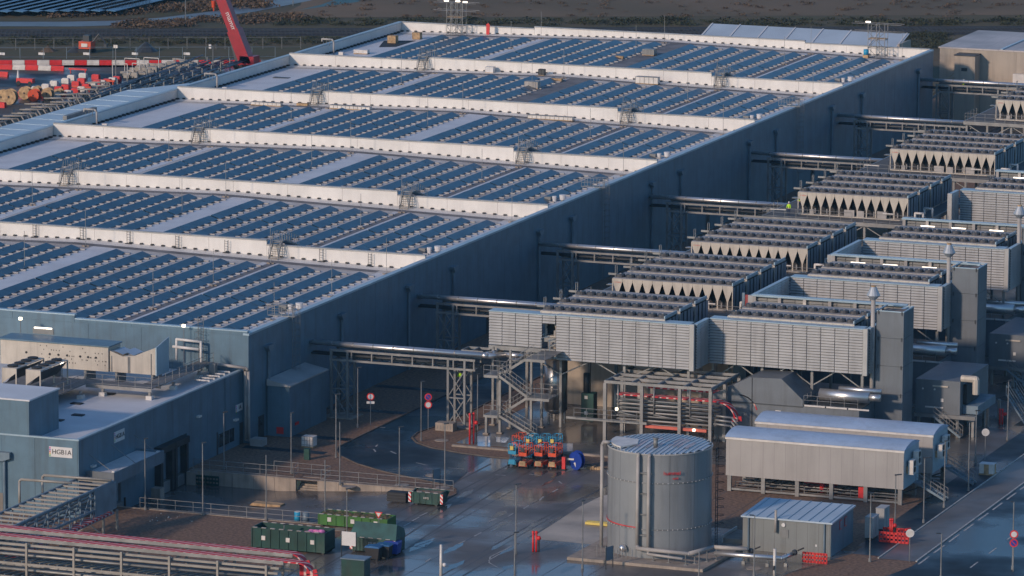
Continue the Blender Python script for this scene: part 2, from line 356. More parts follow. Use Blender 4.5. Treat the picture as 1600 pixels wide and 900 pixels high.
def railing(label, pts, z=0, h=1.1, step=2.0, m=M_alu, r=.03, group=None, zf=None):
    t = thing('railing', label, 'railing', (pts[0][0], pts[0][1], z), group)
    rails = MB(); pk = (m.name, h, r)
    if pk not in POSTM: POSTM[pk] = mesh('post', MB().tube((0, 0, 0), (0, 0, h), r, 5), m)
    for a, c in zip(pts, pts[1:]):
        a = Vector((*a, z) if len(a) == 2 else a); c = Vector((*c, z) if len(c) == 2 else c); n = max(1, round((c-a).length/step))
        for i in range(n+1): inst(POSTM[pk], t, a.lerp(c, i/n), name='post')
        for hh in (h, h*.55, .12): rails.tube(a+Vector((0, 0, hh)), c+Vector((0, 0, hh)), r*.9, 5)
    rails.build('rails', m, t); return t
railing('galvanised railing along the top of the concrete retaining wall', [(.4, -15.1), (11.6, -15.1)], .2)
railing('galvanised railing on the retaining wall beside the curved road', [(14.6, -15.1), (29.0, -15.1)], .2)
railing('short galvanised railing around the steps of the retaining wall', [(11.0, -12.6), (11.6, -15.1)], .2)
railing('short galvanised railing behind the retaining wall steps', [(8.3, -12.5), (14.6, -12.7), (14.6, -15)], .1)
railing('long galvanised railing on the front edge of the loading yard', [(3.0, -33.6), (26.0, -33.6)], .05)

# ------------------------------------------------------------------ main warehouse
BW, BL = 86.2, 255.6
def rz(x): return 11.15-.022*abs(x+43)
FW = [0, 51.1, 91.1, 131.1, 171.1, 211.1, 255.3]
wh = thing('warehouse', 'long grey data hall with white parapets and solar rows on its roof', 'building', (0, 0, 0))
n = 51; pw = BL/n
wp = mesh('wall_panel', MB().box(-.12, 0, .012, pw-.012, 0, 11.52), M_clad)
for i in range(n): inst(wp, wh, (0, i*pw, 0), name='wall_panel')
fp = mesh('wall_panel', MB().box(.012, 6.146, 0, .12, 0, 11.52), M_clad)
for i in range(14): inst(fp, wh, (-BW+i*6.157, 0, 0), name='wall_panel')
MB().box(-BW+.2, -.16, .2, BL-.2, 0, 10.0).build('core', M_dark, wh)
b = MB(); b.poly([(-BW, .1, rz(-BW)), (-43, .1, rz(-43)), (-43, BL, rz(-43)), (-BW, BL, rz(-BW))]); b.poly([(-43, .1, rz(-43)), (0, .1, rz(0)), (0, BL, rz(0)), (-43, BL, rz(-43))])
b.build('roof', M_roof, wh)
# long parapets with copings
MB().box(-.45, -.13, .15, BL-.2, 10.0, 11.5).build('parapet', M_white, wh)
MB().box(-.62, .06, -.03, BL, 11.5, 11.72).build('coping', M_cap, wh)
MB().box(-BW-.1, -BW+.28, .15, BL-.2, 0, 11.6).build('parapet', M_white, wh)
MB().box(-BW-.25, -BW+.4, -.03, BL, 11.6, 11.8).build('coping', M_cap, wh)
b = MB()
for k in range(150): b.box(-BW+.35, -BW+.75, 52+k*1.36, 52.5+k*1.36, rz(-BW), rz(-BW)+.28)
stuff(b.build('gutter_brackets', M_black, wh))
pan = {}
for k, Y in enumerate(FW):
    mid = 12.25 if k in (0,) else (12.0 if k == 6 else 12.5)
    sides = 11.85 if k in (0,) else (11.7 if k == 6 else 12.0)
    Y0 = Y if k else 0.14
    segs = [(-BW+.3, -63.8, sides), (-63.8, -20.1, mid), (-20.1, -.46 if k else -.14, sides)]
    for (x0, x1, zt) in segs:
        nn = max(1, round((x1-x0)/7.2)); w = (x1-x0)/nn
        for j in range(nn):
            key = (round(w, 3), zt, k == 0)
            if key not in pan: pan[key] = mesh('parapet_panel', MB().box(.014, w-.014, 0, .35, 9.9 if k else 11.53, zt), M_white if k else M_clad)
            inst(pan[key], wh, (x0+j*w, Y0 if k else 0.0, 0), name='parapet_panel')
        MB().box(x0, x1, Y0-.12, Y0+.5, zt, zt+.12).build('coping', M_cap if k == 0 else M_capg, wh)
    if k:
        b = MB()
        x = -BW+1.2
        while x < -1: b.box(x, x+.34, Y-.3, Y-.02, rz(x)+.12, rz(x)+.26); x += 1.36
        stuff(b.build('drip_brackets', M_black, wh))
        # grey walkway mat and white skirt in front of the fire wall
        for sgn in (0, 1):
            a, c = ((-78, -43) if sgn == 0 else (-43, -5.2))
            MB().poly([(a, Y-3.4, rz(a)+.02), (c, Y-3.4, rz(c)+.02), (c, Y-2.1, rz(c)+.02), (a, Y-2.1, rz(a)+.02)]).build('walkway_mat', M_roofgrey, wh)
            a, c = ((-BW+.4, -43) if sgn == 0 else (-43, -.5))
            MB().poly([(a, Y-2.1, rz(a)+.03), (c, Y-2.1, rz(c)+.03), (c, Y, rz(c)+.10), (a, Y, rz(a)+.10)]).build('flashing', M_white, wh)
        p0 = FW[k-1]+.6
        for a, c, m in ((-40.4, -37.2, M_roofw), (-61.6, -60.4, M_roofw), (-19.0, -18.3, M_roofw), (-18.2, -17.4, M_roofgrey), (-17.3, -16.7, M_roofw), (-BW+.4, -78.3, M_roofw), (-78.2, -77.2, M_roofgrey), (-62.6, -61.8, M_roofgrey), (-5.0, -.5, M_roofw)):
            if k in (2, 4) and a == -61.6: a, c = -63.4, -60.2
            if k in (5, 6) and a == -40.4: m = M_roofgrey
            MB().poly([(a, p0, rz(a)+.012), (c, p0, rz(c)+.012), (c, Y-3.5, rz(c)+.012), (a, Y-3.5, rz(a)+.012)]).build('roof_strip', m, wh)
# hopper heads and downpipes
for i, y in enumerate((4.9, 25, 44.6, 58.4, 86.6, 98, 127.6, 138.9, 167.2, 178.9, 204.4, 218.8, 247.4)):
    MB().prismx([(y-.75, 9.75), (y+.75, 9.75), (y+.75, 9.55), (y+.3, 9.1), (y-.3, 9.1), (y-.75, 9.55)], .0, .5).build('hopper_head', M_bsteel, wh)
    MB().tube((.2, y, .1), (.2, y, 9.1), .16, 8).build('downpipe', M_bsteel, wh)
for y in (24.6, 70.1, 150.3, 196, 3.2):
    d = MB().box(0, .05, y-.75, y+.75, 0, 2.4).build('door', M_dark, wh)
    MB().box(.05, .07, y-.25, y+.1, 1.4, 2.0).build('door_window', M_glass, d)
# ------------------------------------------------------------------ solar rows
ROWX = [-76.7, -73.3, -70.0, -66.6, -63.2, -58.2, -54.8, -51.6, -48.3, -45.2, -42.0, -36.3, -33.0, -29.7, -26.4, -23.2, -19.9, -15.9, -12.6, -9.3, -6.0]
PL = 1.93
pvm = mesh('solar_panel', MB().add([(0, .02, .50), (1.22, .02, .12), (1.22, PL-.02, .12), (0, PL-.02, .50), (0, .02, .46), (1.22, .02, .08), (1.22, PL-.02, .08), (0, PL-.02, .46)],
            [(0, 1, 2, 3), (7, 6, 5, 4), (0, 4, 5, 1), (1, 5, 6, 2), (2, 6, 7, 3), (3, 7, 4, 0)]), M_pv)
M_blk = mat('concrete_ballast', (.38, .37, .36), .8, 0, .1, 1)
rowmesh = {}
BAYN = ['first', 'second', 'third', 'fourth', 'fifth', 'sixth']
for k in range(6):
    yf = FW[k+1]-6.1
    nfar, nnear = (11, 11) if k == 0 else ((9, 8) if k == 5 else (7, 8))
    for ri, x in enumerate(ROWX):
        for part, (n_, y0) in enumerate(((nfar, yf-nfar*PL), (nnear, yf-nfar*PL-.3-nnear*PL))):
            y1 = y0+n_*PL
            if PRJ((x, y1, 11))[0] < -15: continue
            side = ORD[21-ri]
            r = thing('solar_row', f"{side} solar row from the east edge, {'rear' if part == 0 else 'front'} half of {BAYN[k]} roof bay", 'solar panels', (x, y0, rz(x+.6)), 'rows of solar panels on the warehouse roof')
            for j in range(n_):
                q = inst(pvm, r, (x, y0+j*PL, rz(x+.6)), name='solar_panel'); q.rotation_euler = (random.uniform(-.008, .008), random.uniform(-.012, .012), 0)
            if n_ not in rowmesh:
                bl = MB(); fr = MB()
                for j in range(n_+1):
                    y = j*PL
                    bl.box(1.12, 1.84, y-.36, y+.0, .01, .14); fr.beam((.05, y, .02), (1.3, y, .02), .06, .06)
                    fr.beam((.04, y, .02), (.04, y, .46), .05)
                fr.add([(.0, 0, .42), (-.12, 0, .02), (-.12, n_*PL, .02), (.0, n_*PL, .42)], [(0, 1, 2, 3)])
                rowmesh[n_] = (mesh('ballast', bl, M_blk), mesh('mounting_rails', fr, M_alu))
            stuff(inst(rowmesh[n_][0], r, (x, y0, rz(x+.6)), name='ballast')); inst(rowmesh[n_][1], r, (x, y0, rz(x+.6)), name='mounting_rails')
# brown sand patches swept between rows
# ------------------------------------------------------------------ roof stairs
def crossover():
    t = thing('roof_stair', 'x', 'stairs', (0, 0, 0), 'steel crossover stairs over the fire walls')
    s = MB(); tr = []
    for sx in (-.55, .55): s.beam((sx, -1.6, 0), (sx, -.25, 1.95), .05, .2)
    for sx in (-.55, .55): s.beam((sx, .9, 1.95), (sx, 4.6, .75), .05, .2)
    s.build('stringer', M_steel, t)
    tm = mesh('tread', MB().box(-.52, .52, 0, .24, 0, .035), M_wood if 0 else mat('grating', (.40, .35, .28), .7, .2, .1, 2))
    for i in range(8): inst(tm, t, (0, -1.62+i*.172, .12+i*.24), name='tread')
    MB().box(-.6, .6, -.3, .95, 1.95, 2.03).build('platform', M_alu, t)
    MB().add([(-.55, .95, 1.93), (.55, .95, 1.93), (.55, 4.6, .75), (-.55, 4.6, .75)], [(0, 1, 2, 3)]).build('ramp', M_bsteel, t)
    h = MB()
    for sx in (-.6, .6):
        P = [(sx, -1.6, 1.0), (sx, -.25, 3.05), (sx, .95, 3.05), (sx, 4.6, 1.85)]
        for q in (0, -.5):
            for a, c in zip(P, P[1:]): h.tube((a[0], a[1], a[2]+q), (c[0], c[1], c[2]+q), .028, 5)
        for yy, zb in ((-1.6, 0), (-.9, 1.0), (-.25, 2), (.35, 2), (.95, 2), (1.7, 1.75), (2.4, 1.5), (3.2, 1.3), (3.9, 1.0), (4.6, .8)): h.tube((sx, yy, zb), (sx, yy, zb+1.05), .025, 5)
        h.tube((sx, -.25, 0), (sx, -.25, 2), .04, 6); h.beam((sx, -1.2, .5), (sx, -.25, .1), .04)
    h.build('handrail', M_alu, t); return t
cs = None
for k in range(1, 6):
    for xs_, side in ((-18.6, 'east'), (-64.4, 'west')):
        if k == 1 and side == 'west': continue
        lab = f"steel stair and handrails crossing the {ORD[k]} white fire wall, {side} one"
        loc = (xs_, FW[k]-.05, rz(xs_)+.02)
        if cs is None: cs = crossover(); cs.location = loc; cs['label'] = lab
        else: dup(cs, loc, lab)
# ------------------------------------------------------------------ lightning rods
def rod():
    t = thing('lightning_rod', 'x', 'lightning rod', (0, 0, 0), 'thin lightning rods on the warehouse roof')
    MB().tube((0, 0, 0), (0, 0, 4.2), .028, 5).build('mast', M_alu, t)
    b = MB(); b.box(-.45, .45, -.1, .1, 0, .12); b.box(-.1, .1, -.45, .45, 0, .12); b.build('foot', M_conc, t); return t
rp = None; nrod = 0
for k in range(6):
    for xr, xn in ((-41.2, 'ridge'), (-17.9, 'east aisle'), (-3.6, 'east edge'), (-61.2, 'west aisle')):
        for j, dy in enumerate((-17, -4) if k else (-36, -20, -4)):
            y = FW[k+1]+dy
            if PRJ((xr, y, 11))[0] < 3 or (xn == 'east edge' and j == 0 and k): continue
            lab = f"thin lightning rod on the {xn} of roof bay {BAYN[k]}, {('front', 'rear')[j] if k else ('front', 'middle', 'rear')[j]} one"
            loc = (xr, y, rz(xr)+.02)
            if rp is None: rp = rod(); rp.location = loc; rp['label'] = lab
            else: dup(rp, loc, lab)
# ------------------------------------------------------------------ small roof vents, goosenecks, ladders
def vent():
    t = thing('roof_vent_unit', 'x', 'roof fan', (0, 0, 0), 'white roof fans at the east parapet')
    MB().tube((0, 0, 0), (0, 0, .5), .22, 10).build('neck', M_alu, t, True)
    MB().tube((0, 0, .35), (0, 0, .95), .34, 12, .42).build('cowl', M_wht, t)
    b = MB().tube((-1.1, .1, 0), (-1.1, .1, .4), .25, 8); b.tube((-1.1, .1, .4), (-1.1, .1, .7), .3, 8); b.build('second_cowl', M_wht, t)
    MB().box(-2.3, -1.5, -.3, .3, .0, .6).build('cabinet', M_steel, t); return t
vp = None
for k, y in enumerate((21.5, 62.4, 104.2, 143.5, 182.2, 224.5)):
    lab = f"white roof fan pair by the east parapet in roof bay {BAYN[k]}"; loc = (-3.4, y, rz(-3.4)+.02)
    if vp is None: vp = vent(); vp.location = loc; vp['label'] = lab
    else: dup(vp, loc, lab)
def goose():
    t = thing('gooseneck_duct', 'x', 'duct', (0, 0, 0), 'pale gooseneck ducts on the west parapet')
    b = MB().path([(0, 0, 0), (0, 0, 2.0), (-.3, 0, 2.3), (-1.9, 0, 2.3), (-1.9, 0, 1.9)], .14, 8); b.build('bent_duct', M_creamw, t, True)
    b = MB()
    for x in (-1.8, -1.3, -.8): b.tube((x, .3, 1.3), (x, .3, 2.5), .04, 5)
    b.build('support_frame', M_steel, t)
    MB().box(.9, 1.6, -.3, .3, 0, .5).build('cabinet', M_plast, t); return t
gp = None
for nm, y in (('nearest', 141.9), ('middle', 181.9), ('farthest', 224.9)):
    lab = f"pale gooseneck duct over the west parapet, {nm} of the three"; loc = (-84.6, y, rz(-84)+.0)
    if gp is None: gp = goose(); gp.location = loc; gp['label'] = lab
    else: dup(gp, loc, lab)
def wladder():
    t = thing('wall_ladder', 'x', 'ladder', (0, 0, 0), 'short ladders against the first fire wall')
    b = MB()
    for s in (-.22, .22): b.tube((s, 0, 0), (s, 0, 1.55), .03, 5)
    b.build('stile', M_dark, t); b = MB()
    for i in range(5): b.tube((-.22, 0, .2+i*.3), (.22, 0, .2+i*.3), .02, 5)
    b.build('rung', M_dark, t); MB().box(-.4, .4, -.25, .1, 0, .1).build('foot', M_black, t); return t
lp = None
for i, x in enumerate((-54.6, -49.5, -43.4, -37.4, -31.2, -25.0, -13.1, -7.1)):
    lab = f"short dark ladder against the nearest white fire wall, {ORD[i+1]} from the left"; loc = (x, FW[1]-.38, rz(x)+.05)
    if lp is None: lp = wladder(); lp.location = loc; lp['label'] = lab
    else: dup(lp, loc, lab)
def cage_ladder(lab, y):
    t = thing('cage_ladder', lab, 'ladder', (0, y, 0), 'caged access ladders on the east wall')
    b = MB()
    for s in (-.3, .3): b.tube((.35, y+s, .2), (.35, y+s, 12.7), .035, 5)
    b.build('stile', M_steel, t); b = MB()
    for i in range(38): b.tube((.35, y-.3, .5+i*.31), (.35, y+.3, .5+i*.31), .02, 4)
    b.build('rung', M_steel, t); b = MB()
    for i in range(14):
        z = 2.6+i*.7; pts = [(.35, y-.3, z), (.8, y-.42, z), (1.1, y, z), (.8, y+.42, z), (.35, y+.3, z)]
        for a, c in zip(pts, pts[1:]): b.tube(a, c, .02, 4)
    for p in ((.8, y-.42), (1.1, y), (.8, y+.42)): b.tube((*p, 2.6), (*p, 12.4), .018, 4)
    b.build('safety_cage', M_steel, t)
    MB().box(-2.4, .7, y-.6, y+.6, 11.74, 11.8).build('landing', M_alu, t); b = MB()
    for yy in (y-.6, y+.6):
        for z in (12.3, 12.85): b.tube((-2.4, yy, z), (.6, yy, z), .03, 5)
        for x in (-2.4, -1.6, -.8, 0, .6): b.tube((x, yy, 11.8), (x, yy, 12.85), .028, 5)
    b.build('guard_rail', M_alu, t)
    return t
cage_ladder('caged ladder with landing at the near end of the east wall', 11.2)
cage_ladder('caged ladder with landing halfway along the east wall', 108.8)
cage_ladder('caged ladder with landing near the far end of the east wall', 188.2)
railing('galvanised rails along the front of the east roof edge', [(-1.4, 1.2), (-1.4, 10)], 10.6, 1.0)
# crates and clutter on the roof
def rbox(name, lab, cat, px, py, zoff, sx, sy, sz, m, m2=None):
    x, y, _ = G(px, py, 10.8); z = rz(x); p = G(px, py, z); t = thing(name, lab, cat, (p.x, p.y, z))
    MB().box(p.x-sx/2, p.x+sx/2, p.y-sy/2, p.y+sy/2, z+.12, z+sz).build('case', m, t)
    MB().box(p.x-sx/2-.02, p.x+sx/2+.02, p.y-sy/2-.02, p.y+sy/2+.02, z+.02, z+.12).build('pallet', M_wood, t)
    b = MB()
    nb = max(2, int(sx/.6))
    for i in range(nb+1): x_ = p.x-sx/2+sx*i/nb; b.box(x_-.03, x_+.03, p.y-sy/2-.03, p.y-sy/2, z+.12, z+sz+.01)
    b.box(p.x-sx/2-.02, p.x+sx/2+.02, p.y-sy/2-.03, p.y+sy/2+.02, z+sz, z+sz+.04); b.build('frame', m2 or M_alu, t)
    return t
rbox('storage_crate', 'long pale wrapped crate on the roof beside the white fire wall', 'crate', 1012, 131, 0, 3.4, 1, 1.0, M_plast)
rbox('tool_box', 'small grey crate on the roof among the far solar rows', 'crate', 1015, 86, 0, 1.8, 1.5, .9, M_steel)
rbox('tool_box', 'pale grey crate on a pallet between the solar rows', 'crate', 832, 138, 0, 2.0, 1.2, 1.0, M_creamw)
rbox('wooden_crate', 'plywood crate with dark sheeting at the far left roof corner', 'crate', 614, 67, 0, 1.3, 1.2, 1.1, M_wood, M_wood)
rbox('wooden_crate', 'small plywood crate beside the far scaffold', 'crate', 652, 61, 0, 1.2, 1.1, 1.0, M_wood, M_wood)
rbox('generator', 'small dark machine on the roof beside the white fire wall', 'machine', 847, 118, 0, .9, .7, .9, M_dark, M_black)
rbox('pipe_stack', 'stack of long beige boards lying against the fire wall below the stair', 'boards', 548, 171, 0, 6, .9, .5, M_plast)
rbox('pipe_stack', 'long stack of beige boards lying by the fourth fire wall', 'boards', 861, 187, 0, 6.5, .9, .5, M_plast)
rbox('pipe_stack', 'beige boards lying along the fire wall at its left end', 'boards', 417, 165, 0, 4.5, .8, .45, M_plast)
rbox('white_sack', 'white bulk bag on the roof by the fire wall', 'bag', 766, 114, 0, 1.2, .9, .9, M_wht, M_wht)
rbox('tool_box', 'low stack of white goods on the far left roof corner', 'crate', 565, 84, 0, 2.2, .9, .6, M_plast, M_wht)
rbox('wooden_crate', 'small timber stack beside the fire wall stair', 'boards', 473, 165, 0, 1.6, .6, .3, M_wood, M_wood)
rbox('tool_box', 'low plywood box on the roof near the pale crate', 'crate', 870, 127, 0, 1.6, .7, .4, M_wood, M_wood)
rbox('tool_box', 'low timber box among the farthest solar rows', 'crate', 967, 92, 0, 1.4, .7, .4, M_wood, M_wood)
b = MB().poly([(*G(592, 72, 10.5).xy, rz(-80)+.03), (*G(640, 72, 10.5).xy, rz(-80)+.03), (*G(655, 62, 10.5).xy, rz(-80)+.03), (*G(600, 62, 10.5).xy, rz(-80)+.03)])
tag(b.build('dark_sheet', M_black), 'dark plastic sheet lying around the crates at the far left roof corner', 'sheet')
b = MB(); p = G(440, 121, 10.4); b.box(p.x-1.2, p.x+1.2, p.y-.5, p.y+.5, rz(p.x), rz(p.x)+.1)
tag(b.build('roof_hatch', M_dark), 'flat dark grey hatch on the white roof edge of the fifth bay', 'hatch')
# scaffolds at back wall
def scaffold(lab, x, y, w, d, h, lev, lamps, arms):
    t = thing('scaffold_tower', lab, 'scaffold', (x, y, 10.4)); b = MB(); z0 = rz(x)
    for i in range(lev[0]+1):
        for j in (0, 1): b.tube((x+w*i/lev[0], y+j*d, z0), (x+w*i/lev[0], y+j*d, z0+h), .05, 5)
    b.build('standard', M_alu, t); b = MB()
    for k in range(lev[1]+1):
        z = z0+.3+k*(h-.4)/lev[1]
        for j in (0, 1): b.tube((x-(arms if k >= lev[1]-1 else 0), y+j*d, z), (x+w+(arms if k >= lev[1]-1 else 0), y+j*d, z), .045, 5)
        for i in range(lev[0]+1): b.tube((x+w*i/lev[0], y, z), (x+w*i/lev[0], y+d, z), .045, 5)
    b.build('ledger', M_alu, t); b = MB()
    for i in range(lev[0]):
        for k in range(lev[1]):
            a = x+w*i/lev[0]; c = x+w*(i+1)/lev[0]; z = z0+.3+k*(h-.4)/lev[1]; z1 = z0+.3+(k+1)*(h-.4)/lev[1]
            b.tube((a, y, z), (c, y, z1), .035, 4) if (i+k) % 2 else b.tube((c, y, z), (a, y, z1), .035, 4)
    b.build('brace', M_steel, t)
    MB().box(x, x+w, y, y+d, z0+h*.55, z0+h*.55+.06).build('deck', M_wood, t)
    for lx, ly in lamps: MB().box(lx-.35, lx+.35, ly-.1, ly+.1, z0+h+.02, z0+h+.22).build('floodlight', M_tube, t)
    return t
scaffold('tall scaffold tower with floodlights at the left of the far parapet', -77.2, 252.4, 2.6, 1.6, 5.2, (3, 4), [(-74.2, 252.5), (-77.5, 253), (-75.6, 253)], 2.2)
scaffold('scaffold tower with stair at the right end of the far parapet', -9.3, 252.4, 2.6, 1.6, 5.2, (2, 4), [(-9.5, 253)], 2.6)
t = thing('banner', 'narrow red banner standing by the far white parapet', 'banner', (-70.8, 253.6, 10.5))
MB().prismy([(-71.1, 10.7), (-70.6, 10.7), (-70.5, 12.1), (-70.7, 12.5), (-71.1, 12.3)], 253.55, 253.62).build('cloth', M_red, t); MB().tube((-70.9, 253.7, 10.5), (-70.9, 253.7, 12.6), .03, 6).build('pole', M_alu, t)
t = thing('water_tank', 'blue and brown tank below the right scaffold on the roof', 'tank', (-9.6, 252, 10.4))
MB().tube((-9.4, 251.9, 10.9), (-9.4, 251.9, 11.7), .4, 12).build('barrel', M_blue, t, True); MB().box(-9.8, -9.0, 251.5, 252.3, 10.45, 10.9).build('stand', M_wood, t)
# shed at the wall foot
t = thing('service_shed', 'blue grey service shed standing against the east wall', 'shed', (1.3, 8, 0))
MB().box(.13, 2.7, 4.6, 14.6, 0, 5.4).build('wall', M_clad, t)
MB().prismy([(.13, 5.41), (2.85, 5.41), (2.85, 5.55), (.13, 6.1)], 4.4, 14.8).build('roof', M_capg, t)
MB().box(1.2, 2.0, 4.55, 4.6, .3, 1.0).build('red_box', M_red, t); MB().box(2.7, 2.75, 6, 7, 1.0, 1.3).build('red_plate', M_red, t)
t = thing('water_container', 'white plastic cube tank on the gravel beside the lamp post', 'tank', (*G(483, 698).xy, 0))
x, y = G(483, 698).xy; MB().box(x-.65, x+.65, y-.55, y+.55, .15, 1.15).build('bottle', M_plast, t); b = MB()
for i in range(5):
    for s in (-.68, .68): b.tube((x-.6+i*.3, y+s*.85, .1), (x-.6+i*.3, y+s*.85, 1.2), .02, 4)
for z in (.3, .75, 1.18):
    for s in (-.58, .58): b.tube((x-.66, y+s, z), (x+.66, y+s, z), .02, 4)
b.build('cage', M_alu, t); MB().box(x-.66, x+.66, y-.58, y+.58, 0, .13).build('pallet', M_wood, t)
x, y = G(480, 718).xy; t = thing('green_post_box', 'small dark green cabinet on the gravel below the white cube tank', 'cabinet', (x, y, 0))
MB().box(x-.3, x+.3, y-.2, y+.2, 0, 1.1).build('body', M_green, t); MB().box(x-.33, x+.33, y-.23, y+.23, 1.1, 1.16).build('lid', M_green, t)
# ------------------------------------------------------------------ west annex (low pale roof)
t = thing('west_annex', 'low annex with pale blue roof along the west side of the warehouse', 'building', (-93, 150, 0))
MB().prism([(-98.6, 90), (-86.5, 90), (-86.5, 192), (-93.6, 192), (-98.6, 182)], 0, 9.3).build('wall', M_clad, t)
MB().prism([(-98.8, 90), (-86.45, 90), (-86.45, 192.2), (-93.7, 192.2), (-98.8, 182.2)], 9.3, 9.5).build('roof', M_blur, t)
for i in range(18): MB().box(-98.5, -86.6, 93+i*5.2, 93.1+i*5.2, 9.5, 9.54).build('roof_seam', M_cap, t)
MB().box(-93.9, -93.3, 150.6, 160.3, 9.54, 10.1).build('roof_duct', M_steel, t)
MB().box(-92, -87.5, 179, 181, 9.54, 9.8).build('roof_hatch', M_steel, t)
# ------------------------------------------------------------------ dock annex (front left)
hx = -.65; HF = -39.9; HZ = 7.75
hg = thing('dock_annex', 'lower grey loading annex with flat white roof and white sign boards', 'building', (hx, HF, 0))
wpc = mesh('wall_panel', MB().box(-.12, 0, .012, 4.38, -1.3, HZ), M_clad)
for i in range(9):
    if i in (4, 5): continue
    inst(wpc, hg, (hx, HF+i*4.4+(.15 if i == 8 else 0), 0), name='wall_panel')
for i in (4, 5):
    y = HF+i*4.4; MB().box(hx-.12, hx, y+.012, y+4.38, 3.75, HZ).build('wall_panel', M_clad, hg)
MB().box(hx-.12, hx, HF+17.6, HF+18.3, -1.3, 3.75).build('wall_panel', M_clad, hg)
MB().box(hx-.12, hx, HF+25.6, HF+26.4, -1.3, 3.75).build('wall_panel', M_clad, hg)
for a, c in ((-9.0, -5.4), (-5.4, hx-.12), (-13, -9.0)):
    MB().box(a+.012, c-.012, HF, HF+.12, -1.3, HZ).build('wall_panel', M_clad, hg)
MB().box(-60, hx-.2, HF+.2, -.05, -1.3, HZ-.45).build('core', M_dark, hg)
MB().box(-60, hx-.35, HF+.35, -.02, HZ-.44, HZ-.4).build('roof', M_roofw, hg)
MB().box(hx-.38, hx+.04, HF-.04, -.03, HZ, HZ+.15).build('coping', M_cap, hg)
MB().box(-60, hx-.38, HF-.04, HF+.34, HZ, HZ+.15).build('coping', M_cap, hg)
MB().box(hx-.34, hx-.13, HF+.1, -.03, HZ-.44, HZ-.01).build('parapet', M_clad, hg)
MB().box(-16, -6.0, HF+.02, -33.2, HZ-.4, 11.3).build('roof_house', M_clad, hg)
MB().box(-16, -5.9, HF-.04, -33.1, 11.3, 11.45).build('roof_house_cap', M_roofw, hg)
# signs
def sign(w, h, body, size, x, y, z, face, lab):
    t = thing('sign_board', lab, 'sign', (x, y, z)); M_ink = mat('sign_lettering', (.03, .03, .035), .6)
    if face == 'y':
        MB().box(x-w/2, x+w/2, y-.06, y-.01, z-h/2, z+h/2).build('board', M_wht, t)
        text(body, size, M_ink, t, (x+.12, y-.075, z), (math.pi/2, 0, 0))
        for i, c in enumerate(((.6, .02, .3), (.1, .1, .5), (.6, .05, .05), (.7, .4, .02), (.05, .4, .1))):
            MB().box(x-w/2+.04, x-w/2+.16, y-.075, y-.06, z+h/2-.2-i*.19, z+h/2-.06-i*.19).build('colour_square', mat(f'sign_dot_{i}', c, .6), t)
    else:
        MB().box(x+.01, x+.06, y-w/2, y+w/2, z-h/2, z+h/2).build('board', M_wht, t)
        text(body, size, M_ink, t, (x+.075, y+.12, z), (math.pi/2, 0, math.pi/2))
        for i, c in enumerate(((.6, .02, .3), (.1, .1, .5), (.6, .05, .05), (.7, .4, .02), (.05, .4, .1))):
            MB().box(x+.06, x+.075, y-w/2+.04, y-w/2+.16, z+h/2-.2-i*.19, z+h/2-.06-i*.19).build('colour_square', MATS[f'sign_dot_{i}'], t)
    return t
sign(2.5, 1.02, 'HGB1A', .66, -2.56, HF, 6.5, 'y', 'white sign reading HGB1A on the front face of the dock annex')
sign(2.4, 1.1, 'HGB1A', .64, hx, -30.6, 6.55, 'x', 'white sign reading HGB1A on the shaded side of the dock annex')
sign(1.7, .75, '1A', .6, hx, -1.1, 4.0, 'x', 'small white sign high on the shaded wall near the corner pipes')
# canopy
t = thing('dock_canopy', 'white canopy hung by thin rods over the first dock door', 'canopy', (hx, -36, 4))
b = MB(); b.prism([(-.6, -38.2), (2.3, -38.2), (2.3, -26.6), (-.6, -26.6)], 3.55, 3.62); b.build('deck', M_wht, t)
MB().box(2.3, 2.4, -38.2, -26.6, 3.3, 4.5).build('fascia', M_clad, t); MB().box(-.6, 2.4, -38.3, -38.2, 3.3, 4.5).build('fascia', M_grey, t)
MB().box(-.6, 2.4, -26.6, -26.5, 3.3, 4.5).build('fascia', M_clad, t); MB().box(-.6, 2.28, -38.15, -26.65, 4.2, 4.3).build('roof_sheet', M_wht, t)
for y in (-37.6, -32.5, -27.2):
    MB().tube((hx+.05, y, 6.0), (2.0, y, 4.35), .035, 5).build('tie_rod', M_steel, t)
for y in (-37.6, -27.2): MB().box(1.9, 2.2, y-.2, y+.2, 4.31, 4.55).build('rod_bracket', M_wht, t)
# docks
for i, y in enumerate((-35.6, -32.0, -20.6, -17.1)):
    d = thing('dock_door', ['dock door under the left end of the canopy', 'dock door under the middle of the white canopy', 'tall dark dock shelter right of the canopy', 'rightmost dark dock shelter beside the retaining wall'][i], 'door', (hx, y, -1.25), 'loading doors of the dock annex')
    dm = M_dark if i > 1 else M_clad
    MB().box(hx-.05, hx+(.75 if i > 1 else .06), y-1.6, y-1.1, -1.2, 3.7).build('side_curtain', M_black if i > 1 else M_dark, d)
    MB().box(hx-.05, hx+(.75 if i > 1 else .06), y+1.1, y+1.6, -1.2, 3.7).build('side_curtain', M_black if i > 1 else M_dark, d)
    MB().box(hx-.05, hx+(.85 if i > 1 else .07), y-1.7, y+1.7, 3.1, 3.74).build('head_curtain', M_black if i > 1 else M_dark, d)
    MB().box(hx-.1, hx+.03, y-1.09, y+1.09, 0, 3.09).build('door_leaf', M_bsteel, d)
    MB().box(hx, hx+.5, y-1.2, y+1.2, -1.2, -.05).build('leveller', M_steel, d)
    for s in (-1.45, 1.45): MB().box(hx+.5, hx+.65, y+s-.12, y+s+.12, -.8, .3).build('bumper', M_wht if i > 1 else M_black, d)
